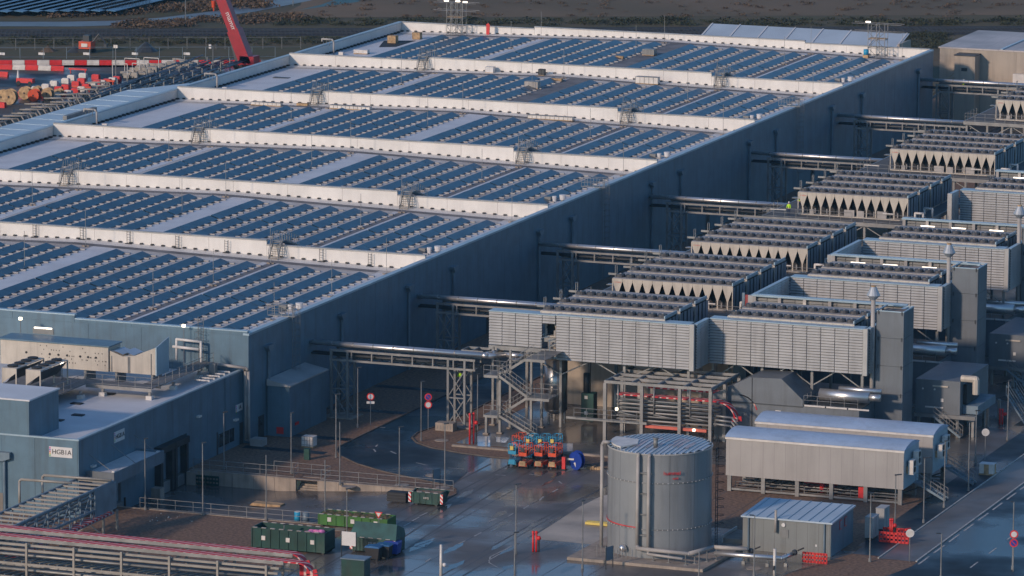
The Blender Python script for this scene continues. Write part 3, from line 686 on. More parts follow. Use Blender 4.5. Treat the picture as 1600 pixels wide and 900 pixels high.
for i, (y, z) in enumerate(((-15.6, 0), (-24.2, 0))):
    t = thing('dock_bollard', ['pale concrete block beside the rightmost dock shelter', 'pale concrete block between canopy and dock shelters'][i], 'block', (.6, y, -1.25)); MB().box(.1, 1.1, y-.5, y+.5, -1.24, .1).build('block', M_conc, t)
d = MB().box(hx, hx+.05, -.9+.0, .0-.05, 0, 2.3).build('door', M_dark, hg)
w = MB().box(hx, hx+.04, -6.3, -2.4, .7, 2.1).build('window', M_glass, hg)
for i in range(4): MB().box(hx+.04, hx+.07, -6.3+i*1.3-.04, -6.3+i*1.3+.04, .7, 2.1).build('mullion', M_grey, w)
MB().box(hx, hx+.03, -6.8, -6.5, 0, 2.4).build('corner_strip', M_dark, hg)
for y, z in ((-11.6, 5.0), (-2.2, 2.9), (-36.9, 4.7)):
    MB().box(hx, hx+.35, y-.35, y+.35, z-.1, z+.1).build('wall_lamp', M_plast, hg)
MB().box(-11.2, -8.9, HF-.05, HF, -1.2, 1.9).build('roller_door', mat('brown_grey_door', (.17, .15, .13), .6), hg)
MB().prismy([(-10.2, 6.1), (-7.9, 6.1), (-7.9, 5.5), (-8.7, 5.2), (-9.6, 5.2), (-10.2, 5.5)], HF-.55, HF-.02).build('hopper_head', M_bsteel, hg)
MB().tube((-8.6, HF-.25, -1), (-8.6, HF-.25, 5.3), .14, 8).build('downpipe', M_bsteel, hg)
t = thing('corner_downpipe', 'pair of pale steam pipes down the warehouse corner', 'pipe', (.25, -.5, 0))
b = MB()
for s in (0, .42):
    b = MB().path([(-3.4+s, -.9-s*.4, 8.4), (-.25+s, -.9-s*.4, 8.25), (-.1+s, -.6-s*.4, 7.9), (-.1+s, -.5-s*.4, .5), (1.1+s, -.5-s*.4, .35)], .16, 8); b.build('pipe', M_creamw, t, True)
MB().box(.6, 2.0, -1.1, .2, 0, .75).build('valve_box', M_creamw, t)
# roof machinery on annex
RZ = HZ-.4
t = thing('air_handling_unit', 'long cream air handling unit with a blue grey roof and many round ports', 'air unit', (-17.5, -10, RZ))
MB().box(-23.6, -11.2, -10.6, -7.6, RZ+1.35, 11.3).build('casing', M_cream, t)
MB().prismy([(-23.8, 11.3), (-11.0, 11.3), (-11.0, 11.42), (-23.8, 11.42)], -10.8, -7.5).build('roof', M_clad, t)
for x in [-20.6, -17.9, -16.9, -15.9, -14.4, -13.5, -12.6]: MB().tube((x, -10.66, 10.1), (x, -10.58, 10.1), .12, 10).build('port', M_black, t)
b = MB()
for i in range(46): x = -19.0+random.random()*7.6; z = RZ+1.7+random.choice((.3, .7, 1.0, 1.5, 1.9)); b.box(x-.03, x+.03, -10.63, -10.59, z-.06, z+.06)
stuff(b.build('handles', M_black, t))
for x in (-22, -18, -14): MB().box(x-.15, x+.15, -10.3, -8, RZ, RZ+1.34).build('leg', M_steel, t)
t = thing('intake_duct', 'shiny sheet metal intake duct with a sloped hood beside the cream unit', 'duct', (-8, -9, RZ))
MB().prismy([(-11.1, 10.9), (-11.1, 8.7), (-5.9, 8.7), (-5.9, 11.55), (-6.3, 11.4), (-8.3, 10.55), (-9.6, 10.4)], -10.4, -8.0).build('duct_body', M_cream, t)
MB().prismx([(-10.5, 8.65), (-7.4, 8.65), (-7.4, 12.2), (-10.5, 11.6)], -5.88, -5.75).build('end_wall', M_cap, t)
for a in ((-10.6, -9.6), (-9.4, -8.4)): MB().add([(a[0], -10.4, 10.95), (a[1], -10.4, 10.6), (a[1], -8, 10.6), (a[0], -8, 10.95)], [(0, 1, 2, 3)]).build('hood_sheet', M_blur, t)
for x in (-10.9, -9.0, -8.85, -6.4): MB().box(x-.05, x+.05, -10.45, -10.38, 8.7, 10.9 if x > -7 else 10.4).build('duct_rib', M_steel, t)
for x in (-10.5, -6.4): MB().box(x-.12, x+.12, -10.2, -8, RZ, 8.64).build('leg', M_steel, t)
def aircooler(i, x):
    t = thing('dry_cooler', ['left small cream dry cooler on the annex roof', 'right small cream dry cooler on the annex roof'][i], 'cooler', (x, -21, RZ), 'dry coolers on the annex roof')
    y0, y1 = -23.6, -17.2; z0 = RZ+1.3
    MB().add([(x, y0, z0+2.3), (x+1.6, y0, z0+2.3), (x+1.6, y0, z0+1.9), (x+.2, y0, z0+.9), (x, y0, z0+.9), (x, y0+.06, z0+2.3), (x+1.6, y0+.06, z0+2.3), (x+1.6, y0+.06, z0+1.9), (x+.2, y0+.06, z0+.9), (x, y0+.06, z0+.9)],
             [(0, 4, 3, 2, 1), (5, 6, 7, 8, 9), (0, 1, 6, 5), (2, 3, 8, 7), (0, 5, 9, 4)]).build('front_panel', M_cream, t)
    MB().add([(x+1.6, y0, z0+2.2), (x+1.6, y1, z0+2.2), (x+.4, y1, z0+.8), (x+.4, y0+.1, z0+.8)], [(0, 1, 2, 3)]).build('coil', M_dark, t)
    MB().box(x, x+1.65, y0, y1, z0+2.3, z0+2.38).build('top_deck', M_cream, t)
    for k in range(4): MB().tube((x+.8, y0+.9+k*1.55, z0+2.38), (x+.8, y0+.9+k*1.55, z0+2.55), .55, 12).build('fan', M_black, t)
    for xx in (x+.06, x+1.6):
        for yy in (y0+.05, y1): MB().box(xx-.06, xx+.06, yy-.06, yy+.06, RZ+.5, z0+2.3).build('leg', M_cream, t)
    MB().box(x-.1, x+1.8, y0-.1, y1, RZ+.4, RZ+.55).build('base', M_steel, t)
    MB().box(x+.5, x+1.9, y0+.5, y0+1.6, RZ+.56, RZ+1.5).build('pump_box', M_plast, t)
for i, x in enumerate((-17.0, -14.3)): aircooler(i, x)
t = thing('roof_platform', 'steel service platform with railings on concrete feet on the annex roof', 'platform', (-8, -15, RZ))
PZ = RZ+1.15
for x0, x1, y0, y1 in ((-11, -3.6, -16.4, -14.2), (-5.6, -3.6, -14.2, -.6), (-19, -11, -25, -14.2), (-12.6, -11, -28, -25)):
    MB().box(x0, x1, y0, y1, PZ-.05, PZ).build('grating', mat('roof_grating', (.17, .17, .17), .7, .3), t)
    for a in ((x0, x1, y0-.08, y0), (x0, x1, y1, y1+.08)): MB().box(*a, PZ-.35, PZ).build('edge_beam', M_alu, t)
for x, y in ((-9.2, -16.2), (-3.9, -16.2), (-3.9, -10.4), (-10.6, -18.5), (-11.6, -26), (-3.9, -4)):
    MB().box(x-.13, x+.13, y-.13, y+.13, RZ+.4, PZ-.36).build('post', M_alu, t); MB().box(x-.32, x+.32, y-.32, y+.32, RZ, RZ+.4).build('concrete_foot', M_plast, t)
railing('galvanised railing along the front of the annex roof platform', [(-11, -16.4), (-3.6, -16.4), (-3.6, -1)], PZ, 1.1, 1.7)
railing('galvanised railing around the dry coolers on the annex roof', [(-19, -25), (-12.6, -25), (-12.6, -28), (-11.2, -28), (-11.0, -16.6)], PZ, 1.1, 1.6)
t = thing('roof_pipework', 'low tangle of white pipes and valves on the annex roof near the corner', 'pipes', (-3, -5, RZ))
for k in range(5):
    y = -1.5-k*1.3; MB().path([(-3.2, y, RZ+.4), (-1.4, y-.3, RZ+.5), (-1.3, y-.3, RZ+.1)], .1, 6).build('pipe', M_plast, t, True)
MB().box(-3.2, -2.5, -3, -2.4, RZ, RZ+1.5).build('pump', M_steel, t)
t = thing('pipe_portal', 'white lit pipe portal standing before the warehouse wall', 'pipes', (-6, -1, RZ))
MB().path([(-7.8, -1, RZ+1.2), (-7.8, -1, RZ+3.4), (-5.0, -1, RZ+3.3), (-5.0, -1, RZ+.2)], .14, 8).build('arch', M_plast, t, True); MB().tube((-8.2, -1.1, RZ+2.6), (-5.2, -1.1, RZ+2.5), .16, 8).build('cross_pipe', M_plast, t, True)
cg = cage_ladder
t = thing('roof_access_ladder', 'caged ladder on the sunlit front wall above the annex roof', 'ladder', (-5.3, -.4, RZ)); b = MB()
for s in (-.3, .3): b.tube((-5.3+s, -.35, RZ), (-5.3+s, -.35, 13.2), .035, 5)
b.build('stile', M_steel, t); b = MB()
for i in range(18): b.tube((-5.6, -.35, RZ+.3+i*.31), (-5.0, -.35, RZ+.3+i*.31), .02, 4)
b.build('rung', M_steel, t); b = MB()
for i in range(6):
    z = RZ+2.3+i*.65; pts = [(-5.6, -.35, z), (-5.75, -.8, z), (-5.3, -1.1, z), (-4.85, -.8, z), (-5.0, -.35, z)]
    for a, c in zip(pts, pts[1:]): b.tube(a, c, .022, 4)
b.build('safety_cage', M_steel, t)
b = MB(); b.box(-13.0, -12.2, -28.4, -27.2, RZ, RZ+.06); b.box(-10.9, -9.9, -22.2, -21.4, RZ+.005, RZ+.05); b.box(-9.1, -7.7, -17.2, -17.0, RZ+.005, RZ+.1)
for i, (px, py) in enumerate(((120, 631), (170, 616), (122, 649), (90, 657))):
    p = G(px, py, RZ); tag(MB().box(p.x-.6, p.x+.6, p.y-.4, p.y+.4, RZ+.004, RZ+.1).build('roof_mat', M_black, None, org=None), f"{['dark mat on the annex roof by the platform foot', 'thin dark mat on the annex roof under the platform', 'brown mat on the annex roof near the grey house', 'small dark mat beside the grey roof house'][i]}", 'mat')
def floodlight(px, py, z, h, lab, lit=True, y=None):
    p = G(px, py, z+h) if y is None else Vector((y[0], y[1], z+h)); t = thing('flood_light', lab, 'lamp', (p.x, p.y, z))
    MB().tube((p.x, p.y, z), (p.x, p.y, z+h), .04, 6).build('pole', M_steel, t); MB().box(p.x-.16, p.x+.16, p.y-.12, p.y+.08, z+h-.05, z+h+.22).build('lamp_head', M_lamp if lit else M_dark, t)
floodlight(32, 499, RZ, 4.6, 'lit floodlight on a pole at the far left above the cream unit')
floodlight(281, 517, RZ, 4.8, 'lit floodlight on a pole above the white pipe portal', y=(-7.0, -.9))
floodlight(97, 569, PZ, 1.6, 'lit floodlight beside the right dry cooler')
t = thing('tube_light', 'lit tube light behind the cream air unit', 'lamp', (-20, -7, 11.4)); MB().box(-21.4, -19.4, -7.1, -6.9, 12.0, 12.12).build('tube', M_tube, t); MB().box(-21.6, -19.2, -7.0, -6.85, 11.42, 12.0).build('bracket', M_steel, t)

# ------------------------------------------------------------------ pipe bridges
def pipe_bridge():
    t = thing('pipe_bridge', 'x', 'pipe bridge', (0, 0, 0), 'pipe bridges from the warehouse to the cooling plant')
    for x in (2.6, 4.5):
        for y in (-1, 1): MB().box(x-.13, x+.13, y-.13, y+.13, 0, 7.4).build('leg', M_steel, t)
    for x in (16.1, 18.0):
        for y in (-1, 1): MB().box(x-.12, x+.12, y-.12, y+.12, 0, 7.4).build('leg', M_steel, t)
    for X0, X1 in ((2.6, 4.5), (16.1, 18.0)):
        for y in (-1, 1):
            for z0, z1 in ((.3, 3.1), (3.3, 6.2)):
                MB().beam((X0, y, z0), (X1, y, z1), .1).build('brace', M_steel, t); MB().beam((X1, y, z0), (X0, y, z1), .1).build('brace', M_steel, t)
            MB().beam((X0, y, 3.2), (X1, y, 3.2), .14).build('tie', M_steel, t)
        MB().box(X0-.8, X1+.8, -1.5, 1.5, -.05, .12).build('footing', M_conc, t)
    for y in (-1, 1):
        for z in (6.35, 7.4): MB().box(2.4, 19.2, y-.1, y+.1, z-.11, z+.11).build('chord', M_alu, t)
        vm = MB().box(-.07, .07, y-.07, y+.07, 6.46, 7.29); me = mesh('web_post', vm, M_alu)
        for i in range(8): inst(me, t, (2.6+i*2.35, 0, 0), name='web_post')
    b = MB()
    for i in range(14): b.box(2.6+i*1.25, 2.75+i*1.25, -.9, .9, 6.25, 6.36)
    stuff(b.build('floor_bars', M_steel, t))
    for y, r, z in ((-.75, .23, 8.0), (.15, .20, 7.95), (.85, .13, 7.85)): MB().tube((.1, y, z), (19.9, y, z), r, 12).build('jacketed_pipe', M_pipe, t, True)
    for y, r, z in ((-.5, .12, 6.8), (0, .15, 6.85), (.5, .12, 6.8)): MB().tube((.1, y, z), (19.6, y, z), r, 8).build('small_pipe', M_dark, t, True)
    for i in range(7): MB().tube((2.62+i*2.35, -.75, 8.0), (2.74+i*2.35, -.75, 8.0), .25, 12).build('pipe_clamp', M_steel, t)
    return t
BY = (17.2, 48.2, 87.3, 127.4, 168.8, 208.2, 249.8)
pb = None
for i, y in enumerate(BY):
    lab = f"pipe bridge with shiny pipes leaving the warehouse, {ORD[i+1]} from the front"
    if pb is None: pb = pipe_bridge(); pb.location = (0, y, 0); pb['label'] = lab
    else: dup(pb, (0, y, 0), lab)
t = thing('pipe_elbow', 'shiny pipe offset joining the front bridge to the louvred plant', 'pipe', (20, 17, 7))
MB().path([(19.9, 16.45, 8.0), (20.4, 16.7, 7.9), (21.4, 19.2, 7.7), (23.5, 19.3, 7.7)], .28, 10).build('elbow', M_pipe, t, True)
MB().path([(19.9, 17.45, 7.95), (20.2, 18.3, 7.9), (20.4, 21, 7.9)], .24, 10).build('elbow', M_pipe, t, True)

# ------------------------------------------------------------------ chillers
NF = 12
def chiller(nf=NF):
    w = nf*1.165
    t = thing('chiller', 'x', 'chiller', (0, 0, 0), 'cream chillers with rows of black fans')
    vm = MB()
    p = [(0.015, CH), (1.15, CH), (1.15, CH-.28), (.65, 1.0), (.65, .12), (.51, .12), (.51, 1.0), (.015, CH-.28)]
    vm.prismy([(a, c) for a, c in reversed(p)][::-1], 0, .06); me = mesh('coil_end_panel', vm, M_cream)
    for i in range(nf): inst(me, t, (i*1.165, 0, 0), name='coil_end_panel')
    b = MB()
    for i in range(nf):
        x = i*1.165; b.add([(x+.03, .07, CH-.2), (x+.03, 4.2, CH-.2), (x+.58, 4.2, 1.0), (x+.58, .07, 1.0), (x+1.13, .07, CH-.2), (x+1.13, 4.2, CH-.2)], [(0, 1, 2, 3), (3, 2, 5, 4)])
    stuff(b.build('coils', M_dark, t))
    MB().box(0, w, 0, 4.3, CH, CH+.08).build('top_deck', M_creamw, t)
    MB().box(0, w, -.04, 4.3, 0, .14).build('base_rail', M_cream, t)
    for x in (-.04, w-.06): MB().box(x, x+.1, -.03, .07, .14, CH).build('corner_post', M_cream, t)
    MB().box(.1, w-.1, 1.0, 4.2, .15, CH-.1).build('core', M_black, t)
    fm = MB().tube((0, 0, 0), (0, 0, .34), .57, 12, .5); fm2 = mesh('fan', fm, mat('fan_cowl_plastic', (.045, .045, .05), .55, 0, .2, 1))
    hub = mesh('fan_hub', MB().tube((0, 0, .34), (0, 0, .39), .13, 8), M_creamw)
    for i in range(nf):
        f = inst(fm2, t, (i*1.165+.58, 1.05, CH+.08), name='fan'); inst(hub, f, (i*1.165+.58, 1.05, CH+.08), name='fan_hub')
    for y in (.1, 1.3, 2.5, 3.5): MB().box(w, w+.05, y, y+.75, .2, CH-.15).build('end_panel', M_bsteel, t)
    MB().beam((w-.1, .2, CH+.2), (w-.1, 4.1, CH+.2), .12, .3).build('end_rail', M_cap, t)
    for i, (a, c, h) in enumerate(((1.5, 2.0, .6), (5.9, 7.2, .8), (7.6, 8.4, .75), (10.1, 11.3, .85))): MB().box(a, c, -.02, .06, .14, .14+h).build('switch_box', M_creamw, t)
    b = MB()
    for i in range(9): b.tube((.7+i*1.5, .03, .3), (.7+i*1.5, .03, .9), .07, 6)
    stuff(b.build('fittings', M_creamw, t))
    text('o trane', .26, mat('red_logo_print', (.55, .08, .05), .6), t, (.62, -.01, CH-.35), (math.pi/2, 0, 0), 'logo', .004)
    return t
ZD = 9.72; CH = 2.75
groups = [('A', 20.5, 3, 25.0), ('B', 42.6, 4, 25.2), ('C', 69.6, 4, 25.2), ('D', 110.0, 4, 25.2), ('E', 149.2, 4, 25.2), ('F', 200.0, 3, 25.2)]
GN = dict(A='louvred front', B='second', C='third', D='fourth', E='fifth', F='farthest')
ch = None
gl = []
for g, y0, n_, x0 in groups:
    for i in range(n_): gl.append((x0, y0+i*4.95-(.0), ZD, f"cream chiller, {['front', 'second', 'third', 'rear'][i]} row of the {GN[g]} platform left of the louvred blocks"))
RB = [(24.2, 39.1), (52.3, 67.9), (79.6, 96.0), (120.5, 137.2)]
for k, (f, bk) in enumerate(RB):
    for i in range(2): gl.append((44.4, f+1.1+i*4.9, ZD-.0, f"chiller, {['front', 'rear'][i]} row inside the {ORD[k+1]} louvred block on the right"))
for x, y, z, lab in gl:
    if ch is None: ch = chiller(); ch.location = (x, y, z); ch['label'] = lab
    else: dup(ch, (x, y, z), lab)
# small hoops at the left end of each chiller row
hp = None
for g, y0, n_, x0 in groups:
    for i in range(n_):
        loc = (x0-.5, y0+i*4.95+2.6, ZD)
        if hp is None:
            hp = thing('step_over', 'x', 'handrail', (0, 0, 0), 'hoop handrails at the chiller ends'); b = MB()
            for s in (-.3, .3): b.path([(0, s, 1.6), (0, s, 3.6), (0, s+.0, 3.8)], .04, 5)
            b.tube((0, -.3, 3.8), (0, .3, 3.8), .04, 5); b.tube((0, -.3, 3.2), (0, .3, 3.2), .03, 5); b.build('hoop', M_alu, hp)
            MB().box(-1.0, .3, -.45, .45, 1.6, 1.66).build('step', M_alu, hp); MB().beam((-.9, 0, 2.8), (.4, 0, 2.8), .1, .22).build('toe_board', M_alu, hp)
            hp.location = loc; hp['label'] = f"hoop handrail at the left end of the {['front', 'second', 'third', 'rear'][i]} chiller row, {GN[g]} platform"
        else: dup(hp, loc, f"hoop handrail at the left end of the {['front', 'second', 'third', 'rear'][i]} chiller row, {GN[g]} platform")
# platforms carrying the chillers
def platform(lab, x0, x1, y0, y1, zt, ncol, cy, h=.45, rail=True):
    t = thing('plant_platform', lab, 'platform', (x0, y0, 0), 'steel platforms carrying the cooling plant')
    MB().box(x0+.1, x1-.1, y0+.1, y1-.1, zt-.12, zt).build('deck', mat('dark_grating', (.12, .12, .12), .8, .2), t)
    for a in ((x0, x1, y0-.1, y0+.1), (x0, x1, y1-.1, y1+.1), (x0-.1, x0+.1, y0, y1), (x1-.1, x1+.1, y0, y1)): MB().box(*a, zt-h, zt+.02).build('edge_beam', M_alu, t)
    cm = mesh('column', MB().box(-.14, .14, -.14, .14, 0, zt-h), M_alu)
    for i in range(ncol):
        for y in cy: inst(cm, t, (x0+.3+(x1-x0-.6)*i/(ncol-1), y, 0), name='column')
    for y in cy[:1]:
        for i in range(ncol-1):
            a = x0+.3+(x1-x0-.6)*i/(ncol-1); c = x0+.3+(x1-x0-.6)*(i+1)/(ncol-1)
            MB().beam((a, y, zt-4), (c, y, zt-h), .12).build('brace', M_alu, t); MB().beam((c, y, zt-4), (a, y, zt-h), .12).build('brace', M_alu, t)
    return t
platform('steel platform behind the front louvred screen', 19.8, 42.0, 20.1, 37.4, ZD, 4, (20.6, 29.5, 37))
for g, y0, n_, x0 in groups[1:]:
    platform(f"steel platform under the {GN[g]} group of cream chillers", 21.5, 41.2, y0-3.0, y0+n_*4.95+.6, ZD-.02, 4, (y0-2.6, y0+8, y0+16))
    railing(f"railing along the front of the {GN[g]} chiller platform", [(21.6, y0+3), (21.6, y0-2.9), (33, y0-2.9)], ZD, 1.1, 1.5)
    railing(f"railing right of the front edge of the {GN[g]} chiller platform", [(34.5, y0-2.9), (41.1, y0-2.9), (41.1, y0+1)], ZD, 1.1, 1.5)
    if g in 'BCDE':
        t = thing('walkway_lamps', f"row of lit tube lamps under the front of the {GN[g]} chiller platform", 'lamp', (23, y0-2.9, ZD+1.1))
        MB().box(22.6, 24.6, y0-2.98, y0-2.88, ZD+.9, ZD+1.0).build('tube', M_plast, t); MB().box(36.9, 38.2, y0-3.0, y0-2.9, ZD+1.2, ZD+1.32).build('tube', M_plast, t)
    t = thing('vent_pipe', f"white bent vent pipe right of the {GN[g]} chillers", 'pipe', (40.2, y0+.6, ZD))
    for q, yy in enumerate((y0+.4, y0+4.4)): MB().path([(40.0, yy, ZD), (40.0, yy, ZD+1.0), (41.0, yy, ZD+1.0), (41.0, yy, ZD)], .14, 8).build('bent_pipe', M_plast, t, True)
for k, (f, bk) in enumerate(RB):
    platform(f"steel platform of the {ORD[k+1]} louvred block on the right", 42.6, 59.8, f+.4, bk-.2, ZD, 4, (f+.8, (f+bk)/2, bk-.6))
# ------------------------------------------------------------------ louvred screens
LM = {}
def louvre_mesh(w, ns, m):
    key = (round(w, 3), ns, m.name)
    if key not in LM:
        b = MB()
        for i in range(ns):
            z = i*.3
            b.add([(.035, -.15, z+.085), (w-.035, -.15, z+.085), (w-.035, -.02, z+.28), (.035, -.02, z+.28), (.035, -.15, z+.055), (w-.035, -.15, z+.055), (w-.035, -.0, z+.24), (.035, -.0, z+.24)],
                  [(0, 1, 2, 3), (0, 4, 5, 1), (7, 6, 5, 4), (0, 3, 7, 4), (1, 5, 6, 2)])
        LM[key] = mesh('louvre_panel', b, m)
    return LM[key]
def screen(lab, p0, length, rz_, z0, ns, cap=1.5, holes=(), m=None, back=True, npan=None, post=True):
    """louvred wall: starts at p0, runs `length` along its local x, looks towards its local -y"""
    m = m or M_louv; t = thing('louvre_screen', lab, 'louvre wall', (p0[0], p0[1], z0), 'aluminium louvred screens of the cooling plant'); t.rotation_euler = (0, 0, 0)
    c, s = round(math.cos(rz_)), round(math.sin(rz_))
    def L(x, y, z=0): return (p0[0]+c*x-s*y, p0[1]+s*x+c*y, z)
    n = npan or max(1, round(length/1.5)); w = length/n
    for i in range(n):
        if i in holes: continue
        inst(louvre_mesh(w, ns, m), t, L(i*w, 0, z0), rz_, 'louvre_panel')
    def bx(x0, x1, y0, y1, za, zb, nm, mm):
        a = L(x0, y0); b_ = L(x1, y1); return MB().box(min(a[0], b_[0]), max(a[0], b_[0]), min(a[1], b_[1]), max(a[1], b_[1]), za, zb).build(nm, mm, t)
    zt = z0+ns*.3
    if back: 
        hs = sorted(holes); segs = []; cur = 0
        for h in hs:
            if h*w > cur: segs.append((cur, h*w))
            cur = (h+1)*w
        segs.append((cur, length))
        for a, b_ in segs: bx(a+.02, b_-.02, .03, .10, z0, zt, 'backing', M_louvb)
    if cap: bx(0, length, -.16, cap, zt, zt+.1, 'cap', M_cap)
    if post: bx(length, length+.5, -.16, .35, z0-.1, zt+.1, 'corner_post', M_louv)
    return t
screen('front louvred screen, high left part with the doorway', (19.4, 19.73), 7.6, 0, 8.6, 12, holes=(4,), npan=5, cap=1.5, post=False)
t = bpy.data.objects['louvre_screen']; inst(louvre_mesh(1.52, 3, M_louv), t, (25.48, 19.73, 11.3), name='louvre_panel')
MB().box(25.48, 27.0, 19.8, 19.9, 11.25, 12.2).build('backing', M_louvb, t)
MB().box(19.4, 27.0, 19.6, 20.0, 8.1, 8.55).build('bottom_beam', M_alu, t)
screen('front louvred screen, long part between doorway and corner post', (27.05, 19.73), 15.0, 0, 7.45, 16, npan=10)
screen('short louvred return facing right behind the front corner post', (42.62, 20.0), 4.1, math.pi/2, 7.45, 16, cap=.3, post=False)
for k, (f, bk) in enumerate(RB):
    nm = ORD[k+1]
    if PRJ((42.6, f, 12))[0] < 1600: screen(f"front louvred screen of the {nm} right hand block", (42.75, f), 17.0, 0, 7.45, 16, npan=11)
    screen(f"right side louvred screen of the {nm} right hand block", (60.25, f+.4), bk-f-.4, math.pi/2, 7.45, 16, cap=.3, post=False)
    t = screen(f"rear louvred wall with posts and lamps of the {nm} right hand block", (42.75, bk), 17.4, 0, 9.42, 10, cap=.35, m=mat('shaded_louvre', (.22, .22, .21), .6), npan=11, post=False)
    for i in range(7): MB().box(42.8+i*2.85, 43.15+i*2.85, bk-.45, bk-.2, ZD+.1, 12.32).build('post', M_cont if 0 else M_creamw, t)
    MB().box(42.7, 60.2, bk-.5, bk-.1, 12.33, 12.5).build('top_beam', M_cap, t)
    for i, x in enumerate((46.0, 49.8, 54.4, 58.9) if k else (44.6, 48.5, 53.2)): MB().tube((x-.85, bk-.75, 11.75), (x+.85, bk-.75, 11.75), .07, 6).build('tube_lamp', M_tube, t)
    if k < 3:
        y0 = bk+.1 if k < 2 else 117.2; y1 = RB[k+1][0]-.3
        screen(f"louvred wing wall facing right between the {nm} and {ORD[k+2]} right hand blocks", (42.6, y0), y1-y0, math.pi/2, 7.45, 16, cap=.3, post=False)
        MB().box(42.2, 42.75, y0-.4, y0, 7.4, 12.36).build('end_post', M_louv, bpy.data.objects['louvre_screen'] if 0 else thing('screen_end_post', f"grey end post of the louvred wing wall behind the {nm} block", 'post', (42.4, y0-.2, 7.4)))
# red banner by chillers
t = thing('red_door_panel', 'dark red panel leaning by the walkway behind the front chillers', 'panel', (41.6, 41.5, ZD)); MB().box(41.0, 42.1, 41.4, 41.5, ZD-.6, ZD+2.2).build('panel', mat('dark_red_panel', (.30, .05, .05), .6), t); MB().box(40.7, 41.0, 41.3, 41.6, ZD-.6, ZD+2.4).build('frame', M_bsteel, t)

# ------------------------------------------------------------------ stack enclosures
def stack():
    t = thing('exhaust_tower', 'x', 'tower', (0, 0, 0), 'tall grey exhaust enclosures')
    zs = [0, 2.2, 5.2, 8.2, 11.2, 14.0]
    for a, c in zip(zs, zs[1:]):
        MB().box(0, 3.0, 0, .08, a+.02, c-.02).build('front_panel', M_grey, t); MB().box(2.92, 3.0, .085, 3.7, a+.02, c-.02).build('side_panel', M_grey, t)
        for x in (.25, 2.8): MB().box(x-.06, x+.06, -.08, 0, c-.3, c+.1).build('clamp', M_dark, t)
    MB().box(.02, 2.9, .1, 3.68, 0, 13.7).build('core', M_steel, t)
    for a in ((-.03, 3.03, -.03, .12), (-.03, .12, .12, 3.73), (2.88, 3.03, .12, 3.73), (.12, 2.88, 3.6, 3.73)): MB().box(*a, 14.0, 14.1).build('rim', M_cap, t)
    MB().box(.1, 2.9, .1, 3.6, 13.7, 13.75).build('top_mesh', mat('rusty_brown_mesh', (.20, .15, .12), .8, 0, .2, 2), t)
    MB().tube((-.3, -.2, 3), (-.3, -.2, 15.2), .24, 12).build('flue', M_creamw, t, True)
    b = MB().tube((-.3, -.2, 15.2), (-.3, -.2, 15.7), .24, 14, .72, False); b.tube((-.3, -.2, 15.7), (-.3, -.2, 16.6), .72, 14, .3); b.build('rain_cap', mat('dull_zinc', (.42, .46, .5), .5, .4), t)
    MB().tube((-.3, -.2, 16.5), (-.3, -.2, 16.75), .26, 10).build('cap_knob', M_wood, t)
    b = MB()
    for q in range(4): b.beam((0, -.2, 4+q*3), (-.3, -.2, 4+q*3), .08)
    b.build('flue_bracket', M_steel, t)
    return t
sk = stack(); sk.location = (60.6, 26.0, 0); sk['label'] = 'tall grey exhaust tower with flue in front of the first louvred block'
dup(sk, (60.4, 55.3, 0), 'tall grey exhaust tower with flue beside the second louvred block')
dup(sk, (60.4, 84.6, 0), 'grey exhaust tower with flue at the right picture edge')
dup(sk, (60.4, 125.0, 0), 'farthest grey exhaust tower, mostly outside the right picture edge')
